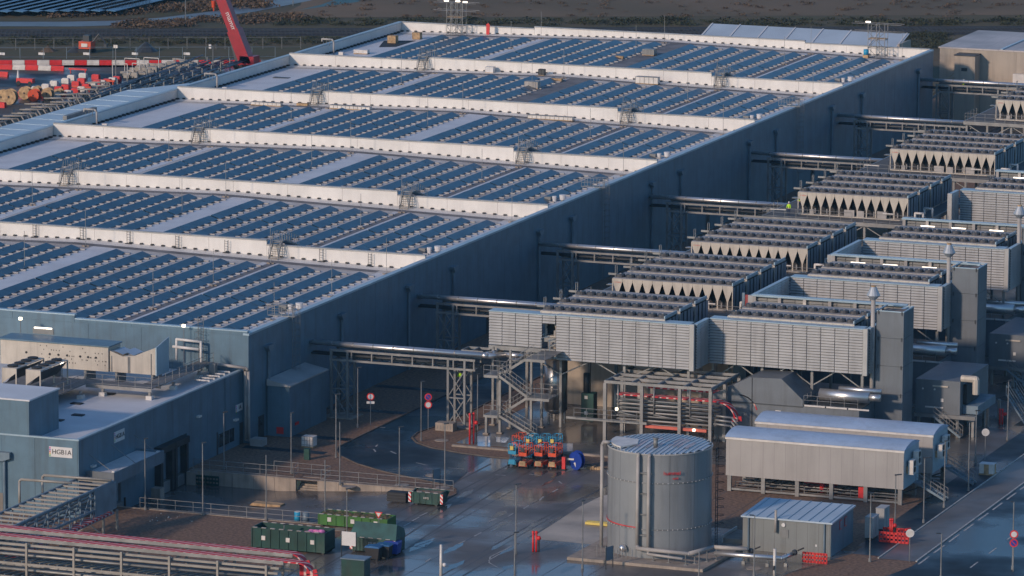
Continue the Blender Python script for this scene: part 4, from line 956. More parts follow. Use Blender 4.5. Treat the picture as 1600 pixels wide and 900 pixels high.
def engine(i, dy):
    nm = ['front', 'second', 'third'][i]
    t = thing('engine_room', f"grey generator enclosure below the {nm} right hand louvred block", 'generator', (45, 20+dy, 0), 'generator enclosures')
    MB().box(44.6, 60.55, 20.5+dy, 34+dy, 0, 4.3).build('housing', M_grey, t)
    MB().prismy([(44.2, 4.3), (54.4, 4.3), (54.4, 5.0), (52.0, 7.1), (48.5, 7.0), (44.2, 4.8)], 20.45+dy, 25.2+dy).build('air_hood', M_grey, t)
    MB().box(48.75, 48.83, 20.40+dy, 20.45+dy, .5, 7.0).build('joint', M_dark, t); MB().box(44.6, 54.4, 20.40+dy, 20.44+dy, 4.22, 4.3).build('joint', M_dark, t)
    MB().box(51.4, 52, 20.4+dy, 20.45+dy, 3.2, 3.7).build('vent_plate', M_plast, t)
    MB().tube((55.6, 22.6+dy, 5.35), (61.0, 22.6+dy, 5.35), .62, 20).build('silencer', M_pipe, t, True); MB().tube((61.0, 22.6+dy, 5.4), (62.2, 22.6+dy, 5.4), .38, 14).build('exhaust_pipe', M_pipe, t, True)
    MB().path([(57.4, 23.6+dy, 5.9), (62, 23.6+dy, 5.9)], .28, 10).build('upper_pipe', M_pipe, t, True)
    for a in (54.6, 57.0, 59.4): MB().box(a, a+2.25, 20.38+dy, 20.5+dy, 4.36, 4.52).build('kick_plate', M_plast, t)
    MB().box(54.5, 60.5, 20.6+dy, 24.5+dy, 4.31, 4.36).build('deck', M_dark, t)
    railing(f"thin railing around the shiny silencer of the {nm} generator", [(54.5, 23+dy), (54.5, 20.5+dy), (60.4, 20.5+dy)], 4.4, 1.1, 1.5)
    # engine container right of the tower
    t = thing('engine_container', f"grey equipment container right of the {nm} exhaust tower", 'container', (65, 33+dy, 0), 'equipment containers right of the towers')
    MB().box(63.3, 68.2, 32.0+dy, 43+dy, 2.3, 5.9).build('body', M_grey, t); MB().box(63.3, 70.0, 31.6+dy, 32.0+dy+.4, 1.9, 2.3).build('deck', M_steel, t)
    MB().box(68.22, 69.9, 33+dy, 40+dy, 2.3, 3.2).build('side_deck', M_bsteel, t); MB().box(68.2, 68.6, 33.2+dy, 38+dy, 3.3, 5.4).build('radiator', M_black, t)
    MB().path([(68.2, 32.4+dy, 6.2), (69.8, 32.4+dy, 6.2), (69.8, 32.4+dy, 4.6)], .38, 8).build('intake_bend', M_cream, t)
    for x in (63.6, 66, 67.9, 69.6):
        for y in (32.3, 38, 42.6): MB().box(x-.14, x+.14, y-.14+dy, y+.14+dy, 0, 2.2).build('leg', M_alu, t)
    MB().box(64.4, 66.4, 31.9+dy, 31.98+dy, 2.9, 3.05).build('door_bar', M_plast, t); MB().box(66.1, 66.4, 31.92+dy, 31.98+dy, 3.6, 3.95).build('plate', M_plast, t)
    for x in (64.1, 65.4): MB().tube((x, 31.93+dy, 4.9), (x, 31.99+dy, 4.9), .1, 8).build('port', M_plast, t)
    MB().box(65.2, 66.9, 31.85+dy, 31.98+dy, 5.2, 5.35).build('door_canopy', M_cream, t)
    t = thing('steel_stair', f"steel stair down from the container right of the {nm} exhaust tower", 'stairs', (70, 36+dy, 0), 'steel stairs right of the towers'); b = MB()
    for s in (0, 1.0): MB().beam((69.0+s*.0, 30.6+dy-s*0, .1) if 0 else (68.6, 30.9+s+dy, .1), (65.6, 30.9+s+dy, 2.2), .06, .22).build('stringer', M_bsteel, t)
    tm = MB().box(0, .28, 31.0+dy-(31.0+dy), .9, 0, .03); me = mesh('tread', tm, M_alu)
    for q in range(9): inst(me, t, (68.4-q*.32, 30.95+dy, .2+q*.23), name='tread')
    for s in (0, 1.0): 
        b = MB().tube((68.6, 30.9+s+dy, 1.15), (65.6, 30.9+s+dy, 3.25), .03, 5); b.tube((68.6, 30.9+s+dy, .65), (65.6, 30.9+s+dy, 2.75), .025, 5)
        for q in range(5): xx = 68.6-q*.75; b.tube((xx, 30.9+s+dy, .1+q*.52), (xx, 30.9+s+dy, 1.15+q*.52), .025, 5)
        b.build('handrail', M_alu, t)
    for q in range(3):      # crossed ladders beside the tower
        t2 = thing('escape_ladder', f"blue grey ladder stair leaning by the {nm} container, {['left', 'middle', 'right'][q]} one", 'ladder', (71+q, 40+dy, 0), 'ladder stairs by the containers'); b = MB()
        y = 41+dy+q*3.3; x = 71.5
        for s in (-.4, .4): b.beam((x+1.6, y+s, 0), (x-.6, y+s, 3.2), .07, .16)
        b.build('stile', M_bsteel, t2); me2 = MB()
        for k2 in range(9): me2.beam((x+1.5-k2*.24, y-.4, .15+k2*.35), (x+1.5-k2*.24, y+.4, .15+k2*.35), .2, .03)
        me2.build('tread', M_bsteel, t2); b = MB()
        for s in (-.4, .4): b.tube((x+1.6, y+s, 1), (x-.6, y+s, 4.2), .03, 5); b.tube((x+1.6, y+s, 0), (x+1.6, y+s, 1), .03, 5); b.tube((x-.6, y+s, 3.2), (x-.6, y+s, 4.2), .03, 5)
        b.build('handrail', M_bsteel, t2)
engine(0, 0); engine(1, 28.9); engine(2, 57)
# rooms behind the stair tower
t = thing('switch_room', 'beige switch room in the shade below the front chiller platform', 'building', (26, 33, 0))
MB().box(21.5, 42, 33, 39, 0, 6.2).build('wall', M_beige, t); MB().box(21.4, 42.1, 32.9, 39.1, 6.2, 6.35).build('roof', M_steel, t); MB().box(33, 35, 32.94, 32.99, 0, 2.4).build('door', M_creamw, t); MB().box(29, 29.3, 32.8, 33, 0, 5.8).build('pipe_riser', M_bsteel, t)
for k, (f, bk) in enumerate(RB[1:]):
    t = thing('switch_room', f"grey plant room below the {ORD[k+2]} platform of cream chillers", 'building', (24, f, 0)); MB().box(23, 41, f-6, f+8, 0, 6.5).build('wall', M_grey, t); MB().box(22.9, 41.1, f-6.1, f+8.1, 6.5, 6.65).build('roof', M_steel, t)
t = thing('buffer_vessel', 'shiny vertical vessel behind the zigzag stair', 'tank', (26, 23, 0))
MB().tube((26.0, 22.6, 1.6), (26.0, 22.6, 7.0), 1.25, 24).build('shell', mat('dull_stainless', (.42, .41, .40), .3, .85), t, True); MB().ball((26.0, 22.6, 1.6), 1.25, 20, 8, .5).build('dished_end', MATS['dull_stainless'], t, True)
for a in range(3): MB().box(26+1.0*math.cos(a*2.1)-.1, 26+1.0*math.cos(a*2.1)+.1, 22.6+1.0*math.sin(a*2.1)-.1, 22.6+1.0*math.sin(a*2.1)+.1, 0, 1.6).build('leg', M_alu, t)
t = thing('pump_unit', 'dark green pump unit with white plates under the louvred screen', 'pump', (29.4, 24, 0))
MB().box(28.6, 30.0, 23.4, 24.6, .3, 3.3).build('casing', M_green, t); MB().tube((29.0, 24, 3.3), (29.0, 24, 5.4), .35, 10).build('riser', M_dark, t, True)
for z in (1.0, 2.7): MB().box(29.0, 29.35, 23.33, 23.39, z, z+.35).build('plate', M_plast, t)
# zigzag stair tower
t = thing('stair_tower', 'zigzag steel stair tower in front of the louvred screen', 'stairs', (20.9, 14, 0))
for x, y, h in ((20.2, 18.9, 8.5), (22.5, 15.0, 6.6), (25.7, 15.9, 8.4), (25.5, 19.6, 8.4), (22.6, 17.8, 8.5), (21.3, 14.1, 2.1)): MB().box(x-.12, x+.12, y-.12, y+.12, 0, h).build('column', M_alu, t); MB().box(x-.3, x+.3, y-.3, y+.3, 0, .15).build('footing', M_conc, t)
fl = [(26.6, .1, 22.6, 2.1, 14.2), (22.6, 2.1, 25.9, 4.3, 15.5), (25.9, 4.3, 22.6, 6.4, 14.2), (22.6, 6.4, 25.7, 8.45, 15.5)]
tm = mesh('tread', MB().box(-.13, .13, 0, 1.0, -.02, .02), M_alu)
def rails(pts, y, nm='handrail'):
    b = MB()
    for a, c in zip(pts, pts[1:]):
        for q in (1.05, .55): b.tube((a[0], y, a[1]+q), (c[0], y, c[1]+q), .028, 5)
        n = max(1, round(abs(c[0]-a[0])/.9))
        for i in range(n+1): x = a[0]+(c[0]-a[0])*i/n; z = a[1]+(c[1]-a[1])*i/n; b.tube((x, y, z), (x, y, z+1.05), .026, 5)
    return b.build(nm, M_alu, t)
for (xa, za, xb, zb, y) in fl:
    for s in (0, 1.05): MB().beam((xa, y+s, za), (xb, y+s, zb), .07, .26).build('stringer', M_alu, t); rails([(xa, za), (xb, zb)], y+s)
    n = 9
    for i in range(n): inst(tm, t, (xa+(xb-xa)*(i+.5)/n, y+.03, za+(zb-za)*(i+.5)/n), name='tread')
for x0, x1, z in ((21.0, 22.6, 2.1), (21.0, 22.6, 6.4), (25.9, 28.4, 4.3), (25.6, 27.9, 8.45)):
    MB().box(x0, x1, 14.1, 16.7 if z != 8.45 else 19.5, z-.06, z).build('landing', M_alu, t)
    for a in ((x0, x1, 14.0, 14.1), (x0, x1, 16.7, 16.8)): MB().box(*a, z-.28, z).build('landing_beam', M_alu, t)
    rails([(x0, z), (x1, z)], 14.05); rails([(x0, z), (x1, z)], 16.75) if z != 8.45 else None
for a in ((16.9, 19.4, 17.9, 18.0), (16.9, 19.4, 20.0, 20.1), (16.9, 17.0, 18.0, 20.0), (18.1, 18.2, 18.0, 20.0)): MB().box(*a, 7.9, 8.15).build('side_frame', M_alu, t)
t = thing('lit_vent_head', 'dark round vent and gate on the top landing by the doorway', 'gate', (25.4, 18.9, 8.5)); b = MB()
for x in (25.6, 26.6): b.tube((x, 19.0, 8.5), (x, 19.0, 9.8), .04, 5)
b.tube((25.6, 19, 9.8), (26.6, 19, 10.1), .05, 5); b.build('gate', M_bsteel, t)
# steel frame with red trays
t = thing('tray_frame', 'open steel frame holding pipes and red covered cable trays', 'steel frame', (34.3, 15, 0))
for x, y in ((34.3, 15.1), (38.4, 15.1), (42.6, 15.1), (46.0, 15.1), (34.3, 26), (41.2, 26), (46.0, 24.6), (46.0, 19.8), (34.3, 20.5)): MB().box(x-.17, x+.17, y-.17, y+.17, 0, 6.3).build('column', M_alu, t)
for i in range(6):
    y = 15.1+i*2.2; x1 = 46.1 if i < 5 else 41.3
    MB().box(34.2, x1, y-.1, y+.1, 6.3, 6.6).build('roof_beam', M_alu, t)
for x in (34.3, 37.2, 40.1, 43.0, 46.0): MB().box(x-.1, x+.1, 15.1, 26.1 if x < 42 else 24.6, 6.32, 6.58).build('roof_beam', M_bsteel, t)
for i, z in enumerate((4.9, 4.3, 3.9, 3.5, 3.1, 2.7, 2.3)):
    MB().box(35.2, 46.4, 16.2, 17.3, z, z+.14).build('cable_tray', S_tray if i == 0 else M_alu, t)
MB().box(37, 47.4, 20.5, 21.6, 5.0, 5.14).build('cable_tray', S_tray, t)
MB().box(38.5, 45.5, 15.3, 15.6, 1.8, 2.1).build('red_beam', mat('orange_red_beam', (.55, .12, .08), .5), t)
MB().box(30.0, 39, 14.9, 15.1, 2.2, 2.45).build('walkway_beam', M_alu, t)
for i in range(7): MB().tube((35.6, 15.7, 4.6-i*.42), (46.2, 15.7, 4.6-i*.42), .09, 8).build('pipe', M_creamw if i % 2 else M_steel, t, True)
for x in (35.6, 39.6, 43.6): MB().path([(x, 15.5, 6.2), (x, 15.5, 3.2), (x+2.6, 15.5, 2.9)], .08, 6).build('drop_pipe', M_alu, t, True)
for q, (x, y, z) in enumerate(((46.4, 16.7, 4.95), (47.4, 21.0, 5.05))):
    b = MB()
    for i in range(6):
        a0 = math.radians(90-i*15); a1 = math.radians(90-(i+1)*15); R_ = 2.0
        b.beam((x+R_*math.cos(a0), y, z-R_+R_*math.sin(a0)), (x+R_*math.cos(a1), y, z-R_+R_*math.sin(a1)), 1.1, .12)
    b.build('curved_tray', S_tray, t)
for i in range(3): MB().path([(46.3, 15.7-.2*i, 3.6-i*.4), (48.2, 15.7-.2*i, 3.5-i*.4), (49, 15.7-.2*i, 2.6-i*.4), (49, 15.7-.2*i, .2)], .12, 8).build('bent_pipe', M_alu, t, True)
for x, z in ((35.6, 3.6), (44.2, 2.0)): MB().box(x-.12, x+.12, 15.0, 15.2, z-.1, z+.12).build('work_lamp', M_lamp, t)
railing('railing along the low walkway left of the steel frame', [(31, 14.6), (38, 14.6)], 2.4, 1.1, 1.3)
# ------------------------------------------------------------------ long cabins on legs
def cabin(lab, x0, x1, y0, y1, z0, z1, who):
    t = thing('long_cabin', lab, 'cabin', (x0, y0, 0), 'long off white cabins on legs')
    MB().box(x0, x1, y0, y1, z0, z1).build('body', M_cont, t)
    n = 8; p = []
    for i in range(n+1): y = y0-.12+(y1-y0+.24)*i/n; p.append((y, z1+.02+.5*math.sin(math.pi*i/n)**.8))
    MB().prismx(p+[], x0-.1, x1+.1).build('curved_roof', M_contr, t)
    MB().box(x0-.08, x1+.08, y0-.1, y0-.02, z1-.22, z1).build('eaves', M_plast, t)
    MB().box(x1+.0, x1+.03, y0+.05, y1-.05, z0+.02, z1).build('end_wall', M_cap, t)
    for i in range(6):
        x = x0+.35+(x1-x0-.7)*i/5
        for y in (y0+.2, y1-.2): MB().box(x-.2, x+.2, y-.15, y+.15, 0, z0).build('leg', M_alu, t)
    for y in (y0+.2, y1-.2): MB().box(x0+.2, x1-.2, y-.06, y+.06, .12, .32).build('ground_beam', M_alu, t)
    railing(f"low pipe rail under the {who} long cabin", [(x0+.8, y0+.7), (x1-.8, y0+.7)], .2, .7, 2.4)
    b = MB()
    for i in range(14):
        x = x0+1+i*1.2; b.beam((x, y0+1, .4), (x+2.2, y1-1, .9+random.random()*.4), .1)
    stuff(b.build('cable_bundles', M_dark, t))
    for i in range(5): MB().tube((x0+1, y0+1.5+i*.6, .5+i*.12), (x1-1, y0+1.5+i*.6, .5+i*.12), .09, 6).build('under_pipe', M_alu if i % 2 else M_steel, t, True)
    if who == 'front':
        for x in (63.4, 64.4): MB().tube((x, y0+2.2, .2), (x, y0+2.2, 1.5), .28, 10).build('red_cylinder', M_red, t, True)
        MB().box(67.7, 68.6, y0+.5, y0+.9, .3, 1.5).build('red_pump', M_red, t)
        for i in range(3): MB().box(61.3, 64.8, y0+2.8, y0+2.9, .5+i*.35, .65+i*.35).build('red_pipe', M_red, t)
    for q, (yy, zz) in enumerate(((y0+1.4, z0+1.5), (y0+3.1, z0+2.1))):
        a = thing('air_conditioner', f"{'left' if q == 0 else 'right'} white air conditioner on the end wall of the {who} long cabin", 'air conditioner', (x1+.03, yy, zz), 'air conditioners on the cabin ends')
        MB().box(x1+.25, x1+.75, yy-.55, yy+.55, zz, zz+1.35).build('casing', M_plast, a)
        for z in (zz+.37, zz+1.0): MB().tube((x1+.75, yy, z), (x1+.79, yy, z), .3, 12).build('fan', M_black, a)
        MB().box(x1+.2, x1+.8, yy-.6, yy+.6, zz-.08, zz-.01).build('bracket', M_plast, a); MB().box(x1+.04, x1+.25, yy-.55, yy-.35, zz, zz+.7).build('bracket_plate', M_wood, a)
    s = thing('cabin_stair', f"steel stair at the right end of the {who} long cabin", 'stairs', (x1+.5, y1-1, 0), 'steel stairs at the cabin ends')
    ya, yb = y1-1.9, y1-.9
    for yy in (ya, yb): MB().beam((x1+.3, yy, z0+.1), (x1+3.4, yy, .1), .07, .24).build('stringer', M_bsteel, s)
    me = mesh('tread', MB().box(-.13, .13, 0, yb-ya, -.02, .02), M_bsteel)
    for i in range(9): inst(me, s, (x1+.5+i*.33, ya, z0-.05-i*.165), name='tread')
    for yy in (ya, yb):
        b = MB()
        for q in (1.05, .6): b.tube((x1+.3, yy, z0+.1+q), (x1+3.4, yy, .1+q), .03, 5)
        for i in range(5): b.tube((x1+.3+i*.77, yy, z0+.1-i*(z0/4)), (x1+.3+i*.77, yy, z0+1.15-i*(z0/4)), .028, 5)
        b.build('handrail', M_alu, s)
    MB().box(x1+.03, x1+.9, ya-.1, yb+.1, z0+.02, z0+.1).build('landing', M_bsteel, s)
cabin('front long off white cabin with blue grey curved roof beside the round tank', 53.9, 72.5, -3.4, 1.9, 1.6, 5.55, 'front')
cabin('rear long off white cabin with blue grey curved roof, half hidden', 54.2, 73.0, 5.2, 10.5, 1.6, 5.55, 'rear')
# ------------------------------------------------------------------ round tank
TX, TY, TR, TZ = 56.6, -31.5, 4.98, 10.3
M_tank = mat('grey_tank_sheet', (.235, .25, .26), .38, .1, .05, .35)
streak(M_tank, .35)
t = thing('round_tank', 'large round blue grey storage tank with a striped metal roof', 'tank', (TX, TY, 0))
MB().prism([(49.9, -38.8), (63.5, -38.9), (64.2, -25.0), (50.5, -25.0)], 0, .28).build('slab', M_conc, t)
for i in range(3):
    z0, z1 = (.28, 3.05, 7.55, 10.3)[i:i+2]
    nn = 12
    me = MB()
    for k in range(6):
        a = 2*math.pi*k/nn; c = 2*math.pi*(k+1)/nn
    for k in range(nn):
        b = MB(); ns = 8; vs = []
        for j in range(ns+1):
            ang = 2*math.pi*(k+(j/ns)*.992+.004)/nn
            vs += [(TX+TR*math.cos(ang), TY+TR*math.sin(ang), z0), (TX+TR*math.cos(ang), TY+TR*math.sin(ang), z1)]
        b.add(vs, [(2*j, 2*j+2, 2*j+3, 2*j+1) for j in range(ns)]).build('shell_plate', M_tank, t, True)
MB().tube((TX, TY, .28), (TX, TY, TZ-.05), TR-.05, 64).build('inner_shell', M_dark, t, True)
for z, r in ((3.05, .07), (7.55, .07), (10.3, .08)):
    b = MB(); n = 72
    for i in range(n):
        a = 2*math.pi*i/n; c = 2*math.pi*(i+1)/n
        b.beam((TX+(TR+.03)*math.cos(a), TY+(TR+.03)*math.sin(a), z), (TX+(TR+.03)*math.cos(c), TY+(TR+.03)*math.sin(c), z), r, r*1.6)
    b.build('ring', M_capg if z > 9 else M_steel, t)
b = MB()
for i in range(64):
    a = 2*math.pi*i/64
    for z in (3.05, 7.55): b.ball((TX+(TR+.06)*math.cos(a), TY+(TR+.06)*math.sin(a), z), .05, 5, 4)
stuff(b.build('bolts', M_wht, t))
b = MB()
for i in range(22):
    a = math.radians(188+i*3.5); c = math.radians(188+(i+1)*3.5)
    b.beam((TX+(TR+.06)*math.cos(a), TY+(TR+.06)*math.sin(a), 3.2-.0), (TX+(TR+.06)*math.cos(c), TY+(TR+.06)*math.sin(c), 3.2), .05, .08)
b.build('red_band', M_red, t)
M_rust = mat('rusty_roof_sheet', (.40, .34, .36), .5, .1, .2, .8)
x = -TR+.1; i = 0
while x < TR-.15:
    w = .46; y = math.sqrt(max(0, TR*TR-max(abs(x), abs(x+w))**2))
    m = M_blur if i % 3 else M_cap
    sh = .32
    f = lambda xx, yy: TZ+.04+.22*(1-((xx)**2+yy*yy)/TR**2)
    b = MB(); b.add([(TX+x+.01, TY-y, f(x, y)), (TX+x+w-.03, TY-y, f(x+w, y)), (TX+x+w-.03, TY, f(x+w, 0)), (TX+x+.01, TY, f(x, 0)), (TX+x+w-.03, TY+y, f(x+w, y)), (TX+x+.01, TY+y, f(x, y))], [(0, 1, 2, 3), (3, 2, 4, 5)])
    b.build('roof_sheet', m, t)
    MB().beam((TX+x+w-.02, TY-y, f(x+w, y)+.04), (TX+x+w-.02, TY, f(x+w, 0)+.04), .05, .09).build('roof_seam', M_wht, t)
    MB().beam((TX+x+w-.02, TY, f(x+w, 0)+.04), (TX+x+w-.02, TY+y, f(x+w, y)+.04), .05, .09).build('roof_seam', M_wht, t)
    x += w; i += 1
for xx, a, c in ((-2.0, -2.6, .6), (-1.54, -2.7, .6), (-.62, -2.8, 2), (.3, -2.5, 1.6), (1.2, -1.2, 2.4), (1.66, -1.2, 2.4), (2.12, -1.4, 2.0), (3.0, -1.6, 1)):
    MB().add([(TX+xx, TY+a, TZ+.24), (TX+xx+.36, TY+a, TZ+.24), (TX+xx+.36, TY+c, TZ+.24), (TX+xx, TY+c, TZ+.24)], [(0, 1, 2, 3)]).build('rust_patch_sheet', M_rust, t)
MB().tube((TX+.3, TY-2.2, TZ+.2), (TX+.3, TY-2.2, TZ+1.0), .22, 12).build('roof_vent', M_steel, t, True); MB().tube((TX+.3, TY-2.2, TZ+1.0), (TX+.3, TY-2.2, TZ+1.12), .3, 12).build('vent_cap', M_alu, t)
p = []
for i in range(9): a = math.radians(172+i*8); p.append((TX+(TR-.3)*math.cos(a), TY+(TR-.3)*math.sin(a)))
MB().prism(p+[(TX-1.6, TY-1.9), (TX-2.2, TY+.1)], TZ+.2, TZ+.34).build('roof_platform', M_plast, t)
MB().path([(TX-4.3, TY-2.2, TZ+.3), (TX-4.9, TY-2.3, TZ+.3), (TX-5.05, TY-2.3, TZ), (TX-5.05, TY-2.3, .4)], .17, 10).build('overflow_pipe', M_creamw, t, True)
for dx in (-.35, .75): MB().path([(TX+dx, TY-TR-.1, TZ+.1), (TX+dx, TY-TR-.35, TZ-.2), (TX+dx, TY-TR-.35, 1.4)], .17, 10).build('riser_pipe', M_creamw, t, True)
for z in (2.5, 4.5, 6.5, 8.5): MB().box(TX-.6, TX+1.0, TY-TR-.3, TY-TR-.0, z, z+.08).build('pipe_bracket', M_steel, t)
MB().ball((TX-1.9, TY-TR-.1, 1.1), .35, 12, 8).build('manway', M_pipe, t, True)
for i in range(9): MB().box(TX-4.3+i*.42, TX-4.25+i*.42, TY-TR-.7+i*0, TY-TR-.65, .28, 1.3-.0).build('foot_post', M_steel, t)
b = MB()
for s in (-.3, .3): b.tube((TX+TR+.25, TY+1.5+s, .3), (TX+TR+.25, TY+1.5+s, TZ+1), .04, 5)
for i in range(32): b.tube((TX+TR+.25, TY+1.2, .5+i*.32), (TX+TR+.25, TY+1.8, .5+i*.32), .025, 4)
b.build('ladder', M_black, t)
for i in range(10):
    b = MB(); z = 2.8+i*.8; pts = [(TX+TR+.25, TY+1.2, z), (TX+TR+.8, TY+1.1, z), (TX+TR+1.0, TY+1.5, z), (TX+TR+.8, TY+1.9, z), (TX+TR+.25, TY+1.8, z)]
    for a, c in zip(pts, pts[1:]): b.tube(a, c, .03, 4)
    b.build('cage_hoop', M_black, t)
tt = text('hummel', .52, M_red, t, (TX+2.72, TY-4.33, 8.55), (math.pi/2, 0, math.radians(32)), 'red_lettering'); tt = text('tank', .34, M_red, t, (TX+3.0, TY-4.15, 8.05), (math.pi/2, 0, math.radians(34)), 'red_lettering')
t = thing('transfer_piping', 'shiny low transfer pipes running from the round tank to the pump house', 'pipes', (62, -36, 0))
MB().path([(TX-.35, TY-TR-.35, 1.5), (TX-.2, TY-TR-.6, 1.3), (61.6, -37.4, 1.3), (63.0, -34.2, 1.4), (66.2, -33.8, 1.4)], .2, 10).build('upper_pipe', M_creamw, t, True)
MB().path([(63.3, -34.8, .95), (69.8, -34.4, .95), (70.2, -32.0, .95)], .22, 10).build('lower_pipe', M_pipe, t, True)
MB().path([(TX+.75, TY-TR-.35, 1.5), (TX+.9, TY-TR-.8, .9), (61.2, -38.0, .9)], .13, 8).build('thin_pipe', M_creamw, t, True)
for x, y in ((58, -37.2), (59.6, -37.4), (61.4, -37.7), (62.0, -36.8), (62.8, -35.6), (63.4, -34.6), (66.0, -34.2), (68.4, -34.3), (70.0, -33.6)):
    MB().tube((x, y, 0), (x, y, 1.25), .06, 6).build('pipe_stand', M_alu, t); MB().box(x-.15, x+.15, y-.15, y+.15, 0, .32).build('stand_foot', M_alu, t)
for x, y in ((66.4, -33.2), (70.4, -32.2)): MB().ball((x, y, 1.1), .3, 8, 6).build('valve', M_dark, t); MB().tube((x+.3, y, 1.3), (x+.9, y, 1.6), .08, 6).build('valve_wheel', M_black, t)
# ------------------------------------------------------------------ pump house
M_ph = mat('grey_green_sheet', (.19, .205, .205), .5, .05, .04, .5, lines=(0, 1.1, .02, .6))
streak(M_ph, .4)
t = thing('pump_house', 'small grey pump house with a pale blue mono pitch roof', 'building', (64, -28, 0))
MB().box(63.9, 72.7, -28.2, -21.0, 0, 3.2).build('wall', M_ph, t)
MB().prismx([(-28.4, 3.2), (-20.8, 3.45), (-20.8, 3.6), (-28.4, 3.35)], 63.75, 72.9).build('roof', M_blur, t)
for i in range(9): MB().beam((64.2+i*1.05, -28.42, 3.38), (64.2+i*1.05, -20.8, 3.64), .06, .05).build('roof_rib', M_cap, t)
MB().box(72.71, 72.74, -28.15, -21.05, .0, 3.2).build('side_sheet', M_clad, t)
for x in (64.5, 72.1): MB().tube((x, -28.3, .05), (x, -28.3, 3.3), .09, 8).build('downpipe', M_bsteel, t)
MB().tube((67.3, -28.5, 2.0), (67.3, -28.5, 4.2), .12, 10).build('flue', M_creamw, t, True)
MB().tube((68.0, -28.32, 2.75), (68.0, -28.2, 2.75), .19, 14).build('round_lamp', M_wht, t); MB().box(67.7, 68.5, -28.26, -28.2, 1.5, 2.3).build('vent_grille', M_steel, t)
MB().box(71.2, 71.35, -28.24, -28.2, .9, 1.1).build('notice', M_wht, t)
for y in (-25.2, -23.6):
    MB().box(72.75, 72.78, y-.35, y+.35, 2.1, 3.0).build('poster_frame', M_red, t); MB().box(72.78, 72.80, y-.27, y+.27, 2.18, 2.92).build('poster', M_bsteel, t)
t = thing('loading_step', 'pale concrete step between the round tank and pump house', 'step', (63, -26, 0)); MB().box(61.6, 63.85, -27.2, -23.0, .28, .7).build('block', M_conc, t); MB().box(61.5, 61.6, -27.3, -22.9, .28, 1.0).build('edge', M_plast, t)
t = thing('board_sign', 'dark framed notice board beside the kerb near the round tank', 'sign', (*G(597, 886).xy, 0))
def nboard(t, px, py, w, h, z, m, ang=.9, py2=None):
    x, y = G(px, py).xy; d = Vector((math.sin(ang), math.cos(ang), 0))*w/2
    for s in (-1, 1): MB().tube((x+s*d.x, y+s*d.y, 0), (x+s*d.x, y+s*d.y, z+h), .05, 6).build('post', M_dark, t)
    MB().beam((x-d.x, y-d.y, z+h/2), (x+d.x, y+d.y, z+h/2), .06, h).build('board', m, t)
W[t] = Vector((*G(952, 888).xy, 0)); t.location = W[t]; nboard(t, 952, 888, 1.1, 1.3, .8, M_bsteel, .3)
t = thing('board_sign', 'blue notice board at the end of the retaining wall railing', 'sign', (*G(682, 766).xy, 0)); nboard(t, 682, 766, 1.0, 1.3, .9, M_bsteel, .4)
t = thing('board_sign', 'large white board on a post between the green containers', 'sign', (*G(545, 872).xy, 0)); nboard(t, 545, 872, 1.5, 1.35, 1.2, M_wht, 1.57)
# ------------------------------------------------------------------ lamp posts
def lamppost(px, py, h, lab, arm=.5, z=0, ang=0.6):
    x, y = G(px, py, z).xy; t = thing('lamp_post', lab, 'lamp post', (x, y, z), 'slim grey lamp posts'); 
    MB().tube((x, y, z), (x, y, z+h), .075, 8, .05).build('pole', M_alu, t)
    MB().tube((x, y, z), (x, y, z+.35), .13, 8).build('base_sleeve', M_alu, t)
    if arm: MB().beam((x-.1*math.cos(ang), y-.1*math.sin(ang), z+h), (x+arm*math.cos(ang), y+arm*math.sin(ang), z+h+.04), .18, .09).build('lamp_head', M_dark, t)
for px, py, top, lab, arm in ((227, 797, 697, 'lamp post in front of the dock canopy at left', .3), (317, 805, 704, 'lamp post right of the canopy inside the yard railing', .35), (459, 820, 0, '', 0)):
    if top: lamppost(px, py, (py-top)/13.9, lab, arm)
LPS = [(416, 813, 712, 'thin post on the gravel left of the blue grey barrels', 0), (508, 820, 720, 'thin post on the gravel behind the bright green skip', 0), (350, 733, 645, 'lamp post before the dark window by the warehouse corner', .4),
       (455, 740, 646, 'lamp post just right of the yard stair railing', .3), (525, 715, 617, 'lamp post on the gravel bend left of the curved road', .5), (531, 758, 660, 'second lamp post at the bend beside the railing', 0),
       (559, 668, 575, 'lamp post in front of the first pipe bridge trestle', .4), (624, 762, 668, 'tall lamp post on the wall railing at the curved road', .45), (695, 760, 663, 'lamp post at the end of the retaining wall', .4),
       (658, 689, 597, 'lamp post on the gravel island', .35), (746, 672, 585, 'thin post left of the zigzag stair', .25), (806, 866, 758, 'lamp post on the wet slab in front of the lifts', .5), (804, 905, 833, 'short lamp post at the bottom centre kerb', .4),
       (910, 888, 784, 'thin post left of the round tank', .2), (1178, 900, 806, 'lamp post in front of the pump house flue', -.5), (1092, 905, 863, 'thin post below the tank slab', 0), (1359, 878, 772, 'lamp post left of the two grey cabinets', .3),
       (1398, 838, 743, 'lamp post right behind the two grey cabinets', .6), (1443, 817, 716, 'lamp post by the front cabin stair', .6), (1475, 793, 690, 'lamp post between the two cabin stairs', .4), (1513, 767, 660, 'lamp post by the rear cabin stair', .4),
       (1524, 724, 642, 'lamp post near the junction right of the cabins', .4), (1574, 688, 595, 'lamp post by the second grey container', .4), (1470, 905, 834, 'lamp post on the right hand pavement verge', -.5), (1582, 890, 785, 'lamp post on the right road carrying two round signs', -.3),
       (542, 852, 765, 'lamp post among the green containers', .4), (444, 860, 820, 'small dark headed lamp post left of the long green container', .4)]
for px, py, top, lab, arm in LPS:
    el = math.atan((py+968)/8120); d = 110/math.sin(el)
    lamppost(px, py, (py-top)*d/8120/math.cos(el), lab, arm)
